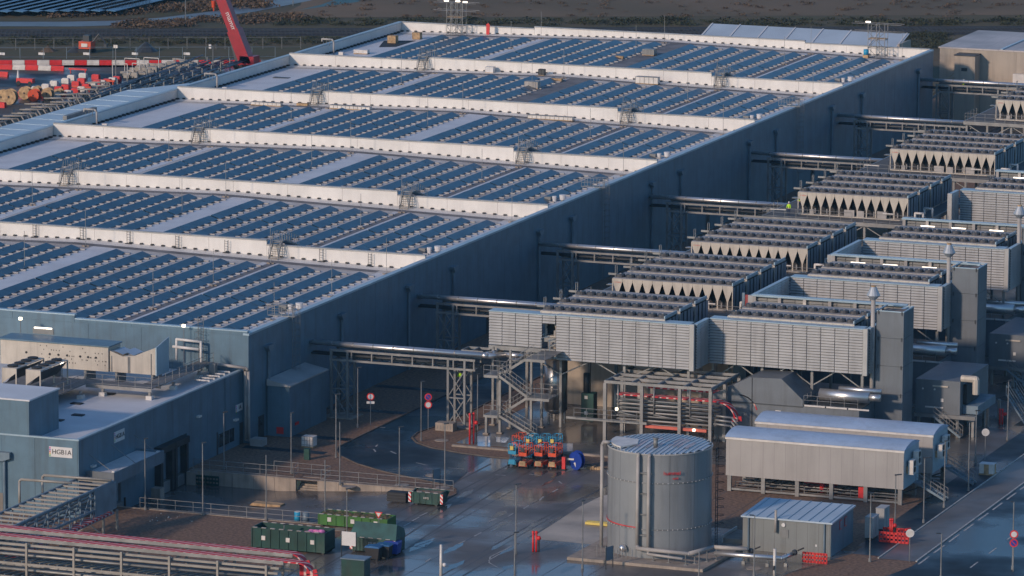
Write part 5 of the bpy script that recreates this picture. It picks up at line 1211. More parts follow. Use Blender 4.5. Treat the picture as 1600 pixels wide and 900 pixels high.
# camera mast in the foreground
x, y = G(689, 905).xy; t = thing('camera_mast', 'pale mast with a small white camera in the bottom foreground', 'mast', (x, y, 0)); MB().tube((x, y, 0), (x, y, 3.3), .16, 10, .12).build('pole', M_plast, t, True); MB().ball((x+.35, y, 1.4), .2, 8, 6).build('camera_dome', M_wht, t, True); MB().beam((x, y, 1.5), (x+.4, y, 1.5), .08).build('arm', M_alu, t)
x, y = G(1210, 900).xy; t = thing('camera_mast', 'pale mast with a lens in front of the pump house', 'mast', (x, y, 0)); MB().tube((x, y, 0), (x, y, 2.6), .14, 10).build('pole', M_plast, t, True); MB().tube((x, y-.2, .6), (x, y-.1, 1.0), .1, 8).build('lens', M_black, t)
# ------------------------------------------------------------------ traffic signs
def tsign(px, py, h, plates, lab):
    x, y = G(px, py).xy; t = thing('traffic_sign', lab, 'traffic sign', (x, y, 0)); MB().tube((x, y, 0), (x, y, h), .04, 6).build('pole', M_alu, t)
    dx, dy = .35, -.94
    z = h
    for kind in plates:
        if kind in 'RBW':
            MB().tube((x+dx*.06, y+dy*.06, z), (x+dx*.09, y+dy*.09, z), .40, 20).build('disc', M_red if kind != 'W' else M_wht, t)
            MB().tube((x+dx*.092, y+dy*.092, z), (x+dx*.10, y+dy*.10, z), .28, 20).build('disc_face', {'R': M_wht, 'B': M_dblue, 'W': M_plast}[kind], t)
            if kind == 'B': MB().beam((x+dx*.11-.17*.94, y+dy*.11-.17*.35, z+.17), (x+dx*.11+.17*.94, y+dy*.11+.17*.35, z-.17), .01, .07).build('bar', M_red, t)
            z -= .84
        elif kind == 'P': MB().beam((x-.42*.94+dx*.08, y-.42*.35+dy*.08, z+.2), (x+.42*.94+dx*.08, y+.42*.35+dy*.08, z+.2), .03, .26).build('plate', M_wht, t); z -= .3
        elif kind == 'Y': MB().add([(x-.4, y-.1, z+.3), (x+.4, y-.1, z+.3), (x, y-.1, z-.35), (x-.4, y-.06, z+.3), (x+.4, y-.06, z+.3), (x, y-.06, z-.35)], [(0, 2, 1), (3, 4, 5), (0, 1, 4, 3), (1, 2, 5, 4), (2, 0, 3, 5)]).build('triangle', M_red, t); MB().add([(x-.25, y-.11, z+.21), (x+.25, y-.11, z+.21), (x, y-.11, z-.2)], [(0, 2, 1)]).build('triangle_face', M_plast, t)
tsign(579, 664, 3.1, 'RP', 'round red and white sign with a plate on the gravel left of the road')
tsign(669, 672, 3.6, 'BR', 'blue no parking sign above a round sign on the gravel island')
tsign(1421, 878, 2.8, 'W', 'round pale sign beside the pavement seen from behind')
tsign(1539, 718, 2.9, 'W', 'round pale sign near the junction right of the cabins')
tsign(1583, 893, 3.6, 'RB', 'red ringed sign above a blue sign at the right edge')
tsign(592, 862, 3.6, 'Y', 'small triangular sign in front of the tarp covered green container')
# ------------------------------------------------------------------ containers and bins in the yard
def skip(lab, px, py, L, Wd, H, m, ang=0, fill=None, slope=.0, haz=False, z=0, tarp=None, label_plates=3):
    x, y = G(px, py, z).xy; t = thing('waste_container', lab, 'waste container', (x, y, z)); 
    def P(u, v, w): c, s = math.cos(ang), math.sin(ang); return (x+c*u-s*v, y+s*u+c*v, z+w)
    def pb(u0, u1, v0, v1, w0, w1, nm, mm, taper=0):
        vs = [P(u0+taper, v0, w0), P(u1-taper, v0, w0), P(u1-taper, v1, w0), P(u0+taper, v1, w0), P(u0, v0, w1), P(u1, v0, w1), P(u1, v1, w1), P(u0, v1, w1)]
        return MB().add(vs, [(0, 3, 2, 1), (4, 5, 6, 7), (0, 1, 5, 4), (1, 2, 6, 5), (2, 3, 7, 6), (3, 0, 4, 7)]).build(nm, mm, t)
    pb(0, L, 0, .08, .18, H, 'side_wall', m, slope); pb(0, L, Wd-.08, Wd, .18, H, 'side_wall', m, slope); pb(slope*.5, slope*.5+.08, .08, Wd-.08, .18, H, 'end_wall', m); pb(L-slope*.5-.08, L-slope*.5, .08, Wd-.08, .18, H, 'end_wall', m)
    pb(slope, L-slope, .08, Wd-.08, .18, .28, 'floor', m)
    n = max(3, int(L/.9))
    for i in range(n+1):
        u = slope+(L-2*slope-.1)*i/n; pb(u, u+.1, -.07, 0, .2, H-.1, 'rib', m)
    for i in range(n):
        u = .15+(L-.3)*i/n
        pb(u, u+(L/n)*.5, -.1, .1, H, H+.06, 'rim_mark', M_creamw); pb(u, u+(L/n)*.5, Wd-.1, Wd+.05, H, H+.06, 'rim_mark', M_creamw)
    for i in range(label_plates): u = L*(i+.5)/max(1, label_plates); pb(u-.2, u+.2, -.09, -.071, H*.45, H*.45+.42, 'plate', M_plast)
    if haz: pb(L-.3, L-.02, -.1, -.075, .3, H-.05, 'hazard_strip', S_haz); pb(slope*.2, slope*.2+.28, -.1, -.075, .3, H-.05, 'hazard_strip', S_haz)
    for u in (slope+.3, L-slope-.3): pb(u-.12, u+.12, .2, Wd-.2, 0, .18, 'skid', M_dark)
    if fill:
        b = MB()
        for i in range(fill[1]): b.ball(P(random.uniform(fill[2], fill[3])*L, random.uniform(.2, .8)*Wd, H-fill[4]), random.uniform(.2, .42), 6, 4, .5)
        stuff(b.build('contents', fill[0], t))
    if tarp:
        b = MB(); hh = 1.35
        v = [P(-.05, -.1, H), P(L+.05, -.1, H), P(L-.2, Wd*.35, H+hh), P(.2, Wd*.35, H+hh), P(L-.1, Wd+.1, H+hh*.5), P(.1, Wd+.1, H+hh*.5), P(L+.05, Wd+.1, H), P(-.05, Wd+.1, H)]
        b.add(v, [(0, 1, 2, 3), (3, 2, 4, 5), (5, 4, 6, 7), (1, 6, 4, 2), (0, 3, 5, 7)]).build('tarpaulin', tarp, t)
    return t
skip('long dark green open container with pink sheeting and white squares', 393, 857, 7.6, 2.5, 2.1, M_green, 0, (M_pink, 18, .7, .93, .25))
skip('dark green container under a torn green tarpaulin', 547, 862, 4.7, 2.3, 1.5, M_green, .0, None, 0, True, tarp=mat('green_tarpaulin', (.015, .075, .07), .6, 0, .3, .8), label_plates=0)
p = G(547, 862); text('MILIEU\nSERVICE', .32, M_plast, bpy.data.objects['waste_container.001'], (p.x+2.4, p.y-.1, .85), (math.pi/2, 0, 0))
skip('long bright green open container filled with garden waste', 497, 822, 7.3, 2.2, 1.25, M_lgreen, .0, (mat('garden_waste', (.12, .08, .04), .9, 0, .4, 2, col2=(.06, .08, .02)), 90, .04, .96, .1), 0)
skip('dark green tapered skip with hazard stripes at the wall end', 637, 788, 3.8, 1.9, 1.35, M_green, .0, (mat('brown_rubble', (.16, .12, .09), .9, 0, .3, 2), 40, .1, .9, .2), .55, True, label_plates=0)
p = G(637, 788); text('HMS', .3, M_plast, bpy.data.objects['waste_container.003'], (p.x+2.0, p.y-.1, .8), (math.pi/2, 0, 0))
x, y = G(606, 784).xy; t = thing('pallet_box', 'black plastic box pallet standing left of the tapered skip', 'box', (x, y, 0)); MB().box(x-.1, x+1.9, y, y+1.1, .05, 1.0).build('crate', M_black, t)
for i in range(3): MB().box(x-.15, x+1.95, y-.04, y+.0, .2+i*.3, .26+i*.3).build('rib', M_dark, t)
def bin_(lab, px, py, m, lidm):
    x, y = G(px, py).xy; t = thing('wheeled_bin', lab, 'bin', (x, y, 0), 'large wheeled bins by the yard entrance')
    MB().add([(x-.6, y-.45, .2), (x+.6, y-.45, .2), (x+.6, y+.45, .2), (x-.6, y+.45, .2), (x-.72, y-.52, 1.25), (x+.72, y-.52, 1.25), (x+.72, y+.52, 1.25), (x-.72, y+.52, 1.25)], [(0, 3, 2, 1), (4, 5, 6, 7), (0, 1, 5, 4), (1, 2, 6, 5), (2, 3, 7, 6), (3, 0, 4, 7)]).build('body', m, t)
    MB().prismy([(x-.75, 1.26), (x+.75, 1.26), (x+.7, 1.38), (x, 1.45), (x-.7, 1.38)], y-.55, y+.55).build('lid', lidm, t)
    for sx in (-.45, .45):
        for sy in (-.35, .35): MB().tube((x+sx, y+sy-.04, .1), (x+sx, y+sy+.04, .1), .1, 10).build('wheel', M_black, t)
bin_('dark wheeled bin with a blue lid, nearest the green container', 584, 875, M_black, mat('blue_lid', (.02, .12, .30), .4)); bin_('second dark wheeled bin with a blue lid', 600, 872, M_black, MATS['blue_lid']); bin_('bright blue wheeled bin at the right of the bins', 614, 867, M_dblue, M_dblue)
for i, (px, py) in enumerate(((465, 808), (478, 810))):
    x, y = G(px, py).xy; t = thing('barrel', ['light blue plastic barrel behind the yard railing', 'darker blue plastic barrel beside the light blue one'][i], 'barrel', (x, y, yz(x))); z = yz(x)
    MB().tube((x, y, z), (x, y, z+1.1), .34, 14).build('body', M_blue if i == 0 else M_bsteel, t, True); MB().tube((x, y, z+1.1), (x, y, z+1.14), .3, 14).build('lid', M_wht if i == 0 else M_bsteel, t)
x, y = G(419, 787, -.9).xy; z = yz(x); t = thing('board_stack', 'low stack of plywood boards lying in the loading yard', 'boards', (x, y, z))
for i in range(3): MB().box(x-1.7+i*.1, x+1.6, y-.7, y+.7-i*.1, z+.02+i*.09, z+.1+i*.09).build('board', M_wood, t)
def barrier(lab, px, py, n, m, z=0, L=1.6, H=.95, d=(1, 0)):
    p = G(px, py, z); t = thing('plastic_barrier', lab, 'barrier', (p.x, p.y, z), None)
    for i in range(n):
        x = p.x+i*L*d[0]; y = p.y+i*L*d[1]
        for w in (0, (H-.14)/2, H-.14): MB().beam((x, y, z+.15+w), (x+(L-.1)*d[0], y+(L-.1)*d[1], z+.15+w), .06, .22).build('rail', m, t)
        for k in range(5): q = (L-.1)*k/4; MB().box(x+q*d[0]-.04, x+q*d[0]+.04, y+q*d[1]-.03, y+q*d[1]+.03, z+.05, z+H+.1).build('upright', m, t)
    return t
barrier('dark green plastic barrier leaning by the loading docks', 301, 757, 2, M_green, -1.2, 1.5)
barrier('red plastic crowd barrier in front of the pump house', 1254, 879, 2, M_red, 0, 1.25)
barrier('red barriers fencing a hydrant beside the grey cabinets, front side', 1374, 847, 2, M_red, 0, 1.5); barrier('red barriers fencing a hydrant beside the grey cabinets, rear side', 1380, 840, 2, M_red, 0, 1.4)
barrier('short red barrier at the right side of the fenced hydrant', 1402, 845, 1, M_red, 0, 1.8, d=(.5, .86))
for i, (px, py) in enumerate(((1358, 842), (1375, 828))):
    x, y = G(px, py).xy; t = thing('control_cabinet', ['left tall grey control cabinet on the gravel', 'right tall grey control cabinet on the gravel'][i], 'cabinet', (x, y, 0), 'grey control cabinets'); MB().box(x-.3, x+.55, y-.5, y+1.3, .2, 2.2).build('casing', mat('pale_cabinet_paint', (.34, .35, .35), .5), t); MB().box(x-.28, x+.53, y-.48, y+1.28, 0, .2).build('plinth', M_black, t); MB().box(x-.33, x+.58, y-.53, y+1.33, 2.2, 2.26).build('roof', mat('pale_cabinet_paint', (.34, .35, .35), .5), t); MB().box(x+.55, x+.57, y+.35, y+.38, .3, 2.1).build('door_gap', M_dark, t)
def posts(lab, pts, h, m=M_red):
    p0 = G(*pts[0]); t = thing('standpipe', lab, 'standpipes', (p0.x, p0.y, 0))
    for px, py in pts:
        p = G(px, py); MB().tube((p.x, p.y, 0), (p.x, p.y, h), .11, 8).build('red_pipe', m, t, True); MB().ball((p.x, p.y, h), .15, 8, 6).build('cap', m, t, True)
    p = G(pts[-1][0]+4, pts[-1][1]); MB().ball((p.x, p.y, h*.7), .22, 8, 6).build('hose_coupling', m, t, True); MB().tube((p.x, p.y, 0), (p.x, p.y, h*.6), .07, 6).build('thin_pipe', M_black, t)
posts('red fire standpipes beside the gravel island', [(734, 694), (740, 693)], 3.2); posts('red fire standpipes on the slab at bottom centre', [(833, 862), (838, 862)], 1.9)
posts('red fire standpipe inside the red barriers', [(1391, 842), (1394, 842)], 1.9); posts('red standpipes by the lane near the second container', [(1562, 663), (1566, 663)], 1.6)
t = thing('pallet_load', 'wrapped pallet of boxes on the lane beside the pavement', 'pallet', (*G(1543, 741).xy, 0)); x, y = G(1543, 741).xy
for i in range(3):
    for j in range(2): MB().box(x-.75+i*.5, x-.27+i*.5, y-.5+j*.55, y+.02+j*.55, .15, 1.1).build('box', M_wood if (i+j) % 2 else M_plast, t)
MB().box(x-.8, x+.8, y-.55, y+.65, 0, .14).build('pallet', M_wood, t); MB().box(x-.78, x+.78, y-.52, y+.62, 1.11, 1.16).build('cover', M_wht, t)
t = thing('precast_block', 'pale concrete block with bolts on the gravel island', 'block', (*G(697, 672).xy, 0)); x, y = G(697, 672).xy; MB().box(x-1, x+1, y-.6, y+.6, 0, .85).build('block', M_conc, t)
for i in range(5): MB().box(x-.8+i*.38, x-.74+i*.38, y-.62, y-.6, .2, .6).build('bolt', M_steel, t)
tag(MB().beam((*G(707, 697).xy, .1), (*G(800, 705).xy, .1), .5, .2).build('concrete_strip', M_conc), 'long pale concrete strip at the edge of the gravel island', 'kerb')
tag(MB().beam((*G(800, 700).xy, .1), (*G(960, 716).xy, .1), .5, .2).build('concrete_strip', M_conc), 'pale concrete strip behind the parked lifts', 'kerb')
for q in (((745, 682), (766, 682), (766, 698), (745, 697)), ((775, 683), (797, 684), (790, 692), (775, 691)), ((879, 693), (895, 693), (895, 709), (879, 707))):
    b = MB().poly([(*G(a, c).xy, .012) for a, c in reversed(q)]); struct(b.build('puddle', mat('water_film', (.30, .38, .46), .06, 0, .0, 1, spec=.8)))
# ------------------------------------------------------------------ scissor lifts
def lift(px, py, m, lab, fold=1.0):
    x, y = G(px, py).xy; t = thing('scissor_lift', lab, 'lift', (x, y, 0), 'parked scissor lifts')
    MB().box(x-.42, x+.42, y-.2, y+1.7, .25, .62).build('chassis', m, t)
    for sx in (-.46, .46):
        for sy in (.05, 1.45): MB().tube((x+sx-.07, y+sy, .22), (x+sx+.07, y+sy, .22), .22, 12).build('wheel', M_black, t)
    MB().box(x-.33, x+.33, y-.28, y-.2, .3, .8).build('bumper', M_wood if m is M_orange else m, t)
    b = MB()
    for k in range(4):
        for sx in (-.3, .3): b.beam((x+sx, y-.05, .66+k*.16), (x+sx, y+1.5, .80+k*.16), .05, .06)
    b.build('scissor_pack', M_dark if m is M_orange else m, t)
    MB().box(x-.42, x+.42, y-.2, y+1.7, 1.32, 1.42).build('platform', m, t); 
    for sx in (-.41, .41):
        b = MB()
        for z in (1.9, 2.42): b.beam((x+sx, y-.2, z), (x+sx, y+1.7, z), .06)
        for k in range(4): b.beam((x+sx, y-.2+k*.633, 1.4), (x+sx, y-.2+k*.633, 2.45), .06)
        b.build('side_rail', m, t)
    for yy in (y-.2, y+1.7):
        b = MB()
        for z in (1.9, 2.42): b.beam((x-.41, yy, z), (x+.41, yy, z), .06)
        b.beam((x, yy, 1.42), (x, yy, 2.42), .05).build('end_rail', m, t)
    MB().box(x-.42, x+.42, y-.22, y-.19, 1.42, 1.7).build('toe_board', m, t)
    MB().box(x-.18, x+.18, y-.34, y-.24, 1.8, 2.2).build('control_box', M_dark if m is M_orange else M_yel, t)
    MB().box(x-.2, x+.2, y+.4, y+.9, 1.43, 1.8).build('tool_bag', M_black, t)
lift(801, 729, M_blue, 'leftmost light blue scissor lift in the front row')
for i, (px, py) in enumerate(((817.5, 732), (842, 732), (863.5, 733))): lift(px, py, M_orange, f"orange red scissor lift in the front row, {['left', 'middle', 'right'][i]} of three")
for i, (px, py) in enumerate(((826, 718), (845, 718), (864, 718))): lift(px, py, M_blue, f"light blue scissor lift in the rear row, {['left', 'middle', 'right'][i]} of three")
lift(807, 716, M_orange, 'orange red scissor lift behind the leftmost blue one')
x, y = G(881, 734).xy; t = thing('fire_extinguisher_stand', 'narrow red upright stand right of the lifts', 'stand', (x, y, 0)); MB().box(x-.18, x+.18, y-.15, y+.15, .1, 1.35).build('case', M_red, t); MB().box(x-.25, x+.25, y-.2, y+.2, 0, .1).build('foot', M_black, t); MB().tube((x, y, 1.35), (x, y, 1.6), .05, 6).build('handle', M_black, t)
x, y = G(901, 733).xy; t = thing('cable_reel', 'large blue wrapped cable reel with white tape beside the lifts', 'cable reel', (x, y, 0))
for a in (-.45, .35): MB().tube((x, y+a, .95), (x+.05, y+a+.1, .95), .95, 24).build('flange', M_dblue, t)
MB().tube((x, y-.35, .95), (x, y+.36, .95), .6, 20).build('drum', M_dblue, t, True)
for a, c in ((.2, .9), (2.3, 3.0), (4.3, 5.0)): MB().beam((x+.2*math.cos(a), y-.47, .95+.2*math.sin(a)), (x+.9*math.cos(c), y-.47, .95+.9*math.sin(c)), .02, .18).build('tape', M_plast, t)
x, y = G(930, 733).xy; t = thing('timber_pile', 'short pile of timber offcuts beside the blue reel', 'timber', (x, y, 0))
for i in range(6): MB().box(x-.8+i*.27, x-.58+i*.27, y-.3, y+.3, 0, .22+.05*(i % 3)).build('timber', M_wood, t)
x, y = G(914, 820).xy; t = thing('yellow_beam', 'two long yellow beams lying on the slab left of the round tank', 'beams', (x, y, 0))
for i in range(2): MB().box(x, x+3.0, y+i*.5, y+.35+i*.5, .05, .3).build('beam', M_yel, t)
# ------------------------------------------------------------------ foreground rack with red covers
t = thing('cable_rack', 'long foreground pipe rack with two red covered cable trays', 'pipe rack', (0, -68, 0))
RX0, RX1 = -8, 33.5
for (y, z, m, h) in ((-66.4, 5.0, S_tray, .12), (-68.5, 4.75, S_tray, .12)):
    MB().box(RX0, RX1, y-.55, y+.55, z, z+h).build('covered_tray', m, t); MB().box(RX0, RX1+.2, y-.62, y-.56, z-.22, z+.1).build('tray_side', M_alu, t)
M_rack = mat('beige_grey_rack_beam', (.30, .275, .24), .5, .1, .1, .8)
for y, z in ((-69.6, 4.3), (-69.9, 3.9), (-70.0, 2.6), (-70.0, 1.3), (-66.2, 3.4), (-66.2, 2.0)):
    MB().box(RX0, RX1+(-1 if z < 3 else 0), y-.09, y+.09, z-.1, z+.1).build('long_beam', M_rack, t)
for i in range(9):
    x = -6+i*4.8
    for y in (-70.0, -66.2): MB().box(x-.1, x+.1, y-.1, y+.1, 0, 4.6).build('post', M_rack, t)
    for z in (4.2, 2.6, 1.3): MB().box(x-.08, x+.08, -69.9, -66.3, z-.08, z+.08).build('cross_beam', M_rack, t)
b = MB()
for i in range(46):
    x = -7.5+i*.9
    for z in (2.7, 1.4): b.beam((x, -69.8, z), (x+1.3, -66.5, z), .1, .12)
stuff(b.build('brackets', M_bsteel, t))
for y, z, r in ((-69.0, 3.2, .14), (-68.2, 3.15, .1), (-67.4, 3.2, .14), (-69.0, 1.8, .14), (-67.6, 1.8, .16), (-68.3, 1.75, .1), (-68.6, 3.9, .1), (-67.8, 3.9, .1)):
    MB().tube((RX0, y, z), (RX1-1.5, y, z), r, 8).build('pipe', M_bsteel if r < .13 else M_alu, t, True)
for (x, y, z) in ((RX1, -66.4, 5.06), (RX1+1.6, -68.5, 4.8)):
    b = MB(); R_ = 1.2
    for i in range(6):
        a0 = math.radians(90-i*16); a1 = math.radians(90-(i+1)*16); b.beam((x+R_*math.cos(a0), y, z-R_+R_*math.sin(a0)), (x+R_*math.cos(a1), y, z-R_+R_*math.sin(a1)), 1.1, .12)
    b.beam((x+R_*math.cos(math.radians(-6)), y, z-R_-.1), (x+R_+.1, y, .6), 1.1, .12)
    b.build('curved_cover', S_trayy if 0 else S_tray, t)
MB().box(RX1, RX1+1.7, -69.05, -67.95, 4.75, 4.87).build('covered_tray', S_tray, t)
t = thing('green_panel_box', 'dark green box behind the right end of the cable rack', 'box', (36, -63, 0)); x, y = G(560, 902).xy; MB().box(x-1.6, x+.7, y-.3, y+1.2, 0, 1.7).build('body', M_green, t); MB().box(x-1.7, x+.8, y-.4, y+1.3, 1.7, 1.8).build('lid', M_bsteel, t)
# sloping truss bridge from rack to annex
t = thing('truss_bridge', 'blue grey truss bridge leading from the rack to the dock annex', 'truss bridge', (3, -55, 0))
for x in (1.3, 5.0):
    for z in (5.0, 3.0, 1.9): MB().box(x-.1, x+.1, -66, -44, z-.1, z+.1).build('chord', M_bsteel, t)
    for i in range(10): y = -65.5+i*2.35; MB().box(x-.06, x+.06, y-.06, y+.06, 2.0, 4.9).build('web_post', M_bsteel, t); MB().beam((x, y, 2.0), (x, y+2.35 if i < 9 else y, 4.9), .07).build('diagonal', M_bsteel, t)
for i in range(14): MB().box(1.4, 4.9, -65.4+i*1.6, -65.1+i*1.6, 4.92, 5.08).build('rung_beam', M_rack, t)
MB().box(4.2, 5.4, -66, -45, 2.05, 2.2).build('covered_tray', S_trayy, t)
b = MB()
for i in range(14): b.box(1.4, 4.9, -65.4+i*1.6, -65.2+i*1.6, 3.0, 3.12)
stuff(b.build('lower_rungs', M_bsteel, t))
for x in (2.0, 2.7, 3.4): MB().tube((x, -66, 3.4), (x, -44, 3.4), .14, 8).build('pipe', M_alu, t, True)
for x, y in ((1.8, -45.9), (4.7, -45.7), (4.9, -43.0), (5.1, -56)):
    MB().box(x-.1, x+.1, y-.1, y+.1, 0, 2.0).build('leg', M_alu, t)
for a, c in (((1.8, 0), (4.7, 1.9)), ((4.7, 0), (1.8, 1.9))): MB().beam((a[0], -45.8, a[1]), (c[0], -45.8, c[1]), .1).build('brace', M_alu, t)
MB().box(5.05, 5.15, -48.4, -43.6, 2.3, 4.9).build('side_plate', M_bsteel, t)
t = thing('pipe_loop', 'two pale pipe loops arching at the head of the truss bridge', 'pipes', (-3, -45, 4))
for dx, dy in ((0, 0), (-1.2, -2.6)): MB().path([(-2.2+dx, -44.8+dy, 2.4), (-2.2+dx, -44.8+dy, 5.0), (-2.0+dx, -44.8+dy, 5.2), (5.2 if dx == 0 else 2.2, -44.9+dy, 5.3)], .13, 8).build('pipe', M_rack, t, True)
# ------------------------------------------------------------------ people
def person_mesh():
    J = {'pel': (0, 0, .95, .15), 'ch': (0, 0, 1.3, .17), 'nk': (0, 0, 1.5, .07), 'hd': (0, .01, 1.62, .1), 'top': (0, 0, 1.74, .08),
         'lh': (-.1, 0, .9, .1), 'lk': (-.12, .03, .5, .07), 'la': (-.13, 0, .1, .045), 'lt': (-.13, .14, .04, .04),
         'rh': (.1, 0, .9, .1), 'rk': (.12, .03, .5, .07), 'ra': (.13, 0, .1, .045), 'rt': (.13, .14, .04, .04),
         'ls': (-.2, 0, 1.42, .07), 'le': (-.27, .03, 1.14, .05), 'lw': (-.25, .2, .98, .035), 'lf': (-.24, .29, .96, .03),
         'rs': (.2, 0, 1.42, .07), 're': (.27, .03, 1.14, .05), 'rw': (.25, .2, .98, .035), 'rf': (.24, .29, .96, .03)}
    E_ = [('pel', 'ch'), ('ch', 'nk'), ('nk', 'hd'), ('hd', 'top'), ('pel', 'lh'), ('lh', 'lk'), ('lk', 'la'), ('la', 'lt'), ('pel', 'rh'), ('rh', 'rk'), ('rk', 'ra'), ('ra', 'rt'), ('ch', 'ls'), ('ls', 'le'), ('le', 'lw'), ('lw', 'lf'), ('ch', 'rs'), ('rs', 're'), ('re', 'rw'), ('rw', 'rf')]
    k = list(J); me = bpy.data.meshes.new('body'); me.from_pydata([J[a][:3] for a in k], [(k.index(a), k.index(c)) for a, c in E_], [])
    o = bpy.data.objects.new('tmp', me); COL.objects.link(o); md = o.modifiers.new('s', 'SKIN'); o.modifiers.new('d', 'SUBSURF').levels = 1
    for i, a in enumerate(k): me.skin_vertices[0].data[i].radius = (J[a][3], J[a][3])
    me.skin_vertices[0].data[0].use_root = True
    dg = bpy.context.evaluated_depsgraph_get(); m2 = bpy.data.meshes.new_from_object(o.evaluated_get(dg)); bpy.data.objects.remove(o)
    for mm in (M_trou, M_hiv, M_skin, M_wht): m2.materials.append(mm)
    for p in m2.polygons:
        z = p.center.z; p.material_index = 0 if z < .95 else (1 if z < 1.48 and not (z < 1.02) else (2 if z < 1.66 else 3)); p.use_smooth = True
    m2.name = 'body'; return m2
pm = person_mesh()
def person(x, y, z, rz_, lab):
    t = thing('person', lab, 'person', (x, y, z), None); o = inst(pm, t, (x, y, z), rz_, 'body')
    MB().tube((x, y, z+1.70), (x, y, z+1.82), .13, 12, .07).build('helmet', M_wht, t)
    return t
person(16.9, 17.6, 4.2, 2.6, 'worker in a hi-vis jacket on the trestle of the first pipe bridge')
MB().box(16.1, 18.0, 16.9, 18.3, 4.1, 4.2).build('rest_platform', M_alu, pb)
person(24.6, 108.2, ZD, 3.0, 'worker in a yellow jacket at the front corner of the fourth chiller group')
person(24.5, 112.9, ZD+.2, 1.0, 'worker in dark clothes leaning by the chiller rail of the fourth group')
person(6.5, 249.6, 6.5, 2.0, 'worker in green hi-vis inside the farthest pipe bridge frame')
# ------------------------------------------------------------------ beige hall, blue roofed hall behind
t = thing('beige_hall', 'large beige hall with pale ribbed roof at the upper right', 'building', (10, 300, 0))
M_br = mat('weathered_pale_roof', (.42, .38, .36), .5, 0, .25, .12, lines=(0, 2.4, .05, .8))
hw = mesh('wall_panel', MB().box(.01, 5.99, 0, .15, 0, 10.6), M_beige)
for i in range(6): inst(hw, t, (-2.0+i*6, 266, 0), name='wall_panel')
MB().box(-2.0, 34, 266.2, 288, 0, 10.5).build('wall', M_beige, t)
MB().box(-2.2, 34.2, 265.9, 288.2, 10.62, 10.85).build('roof', M_br, t)
MB().box(7.5, 7.9, 265.9, 288.2, 10.86, 11.0).build('roof_gutter', M_blur, t); MB().box(18, 18.4, 265.9, 288.2, 10.86, 11.0).build('roof_gutter', M_blur, t)
MB().box(-2.0, 34, 265.93, 265.99, 5.2, 5.3).build('wall_joint', M_steel, t)
MB().box(1.2, 4.4, 263, 265.9, 0, 10.0).build('stair_house', M_beige, t); MB().box(1.1, 4.5, 262.9, 265.95, 10.0, 10.15).build('stair_house_roof', M_dark, t)
MB().box(2.3, 3.2, 262.95, 263, 7.7, 8.2).build('window', M_dark, t); MB().box(1.8, 3.2, 262.93, 262.99, 5.2, 6.1).build('wall_sign', M_creamw, t); MB().tube((2.1, 262.85, 5.65), (2.1, 262.92, 5.65), .25, 12).build('yellow_emblem', M_yel, t)
b = MB(); b.beam((-2.2, 262, 3.2), (1.2, 264, 6.3), .2, .3); b.build('outside_stair', M_creamw, t)
for q in (.5, 1.1): MB().tube((-2.2, 261.9, 3.2+q), (1.2, 263.9, 6.3+q), .05, 5).build('stair_rail', M_wood, t)
MB().box(9.8, 12, 265, 265.9, 6.0, 7.4).build('wall_unit', M_plast, t); MB().box(9.6, 12.2, 264.5, 265.9, 5.3, 5.5).build('wall_bracket', M_steel, t)
t = thing('blue_roof_hall', 'long hall with a pale blue ribbed roof behind the warehouse', 'building', (-38, 300, 0))
MB().box(-52, -19, 300, 306, 0, 5.6).build('wall', M_beige, t)
MB().add([(-52.3, 299.5, 5.6), (-18.7, 299.5, 5.6), (-18.7, 306.5, 7.4), (-52.3, 306.5, 7.4)], [(0, 1, 2, 3)]).build('roof', M_blur, t)
for i in range(8): MB().beam((-52+i*4.7, 299.5, 5.66), (-52+i*4.7, 306.5, 7.46), .2, .12).build('roof_rib', M_wht, t); MB().box(-52+i*4.7-.2, -52+i*4.7+.2, 299.7, 300, 0, 5.5).build('wall_post', M_creamw, t)
MB().box(-18.6, -18.3, 299.5, 306, 0, 6.5).build('gable', M_beige, t)
# ------------------------------------------------------------------ construction site at the upper left
def bq(lab, px, py, n, start=0, L=2.0, d=(.915, .405), z=0, group='red and white water barriers'):
    p = G(px, py, z)
    for i in range(n):
        x = p.x+i*L*d[0]; y = p.y+i*L*d[1]; red = (i+start) % 2
        t = thing('water_barrier', f"{'red' if red else 'white'} barrier, {ORD[i+1]} from the left in {lab}", 'barrier', (x, y, z), group)
        u = Vector((d[0], d[1], 0)); a = Vector((x, y, z)); c = a+u*(L-.06); m = M_red if red else M_plast
        MB().beam(a+Vector((0, 0, .2)), c+Vector((0, 0, .2)), .6, .4).build('base', m, t); MB().beam(a+Vector((0, 0, .6)), c+Vector((0, 0, .6)), .3, .4).build('body', m, t)
BARR = [('the long far line', 0, 101, 21, 0), ]
bq('the long far line', 0, 101.5, 28, 1, 2.02, (.918, .397))
bq('the short line at the far left', 0, 108, 5, 1, 2.2, (.95, .2))
bq('the stub at the left picture edge', -6, 119, 1, 1, 2.2, (1, 0))
BL = [(44, 146, 0), (56, 140, 0), (63, 150, 1), (72, 136, 0), (75, 147, 1), (85, 131, 0), (92, 140, 1), (103, 127, 0), (103, 137, 1), (112, 122, 0), (119, 132, 1), (128, 127, 1), (130, 119, 0), (150, 121, 1), (97, 148, 1), (107, 146, 0), (118, 143, 1), (128, 140, 0), (135, 136, 1), (145, 134, 0), (152, 130, 1), (160, 130, 0), (168, 128, 1), (176, 126, 0), (183, 124, 1), (88, 150, 0), (35, 147, 1), (3, 165, 1)]
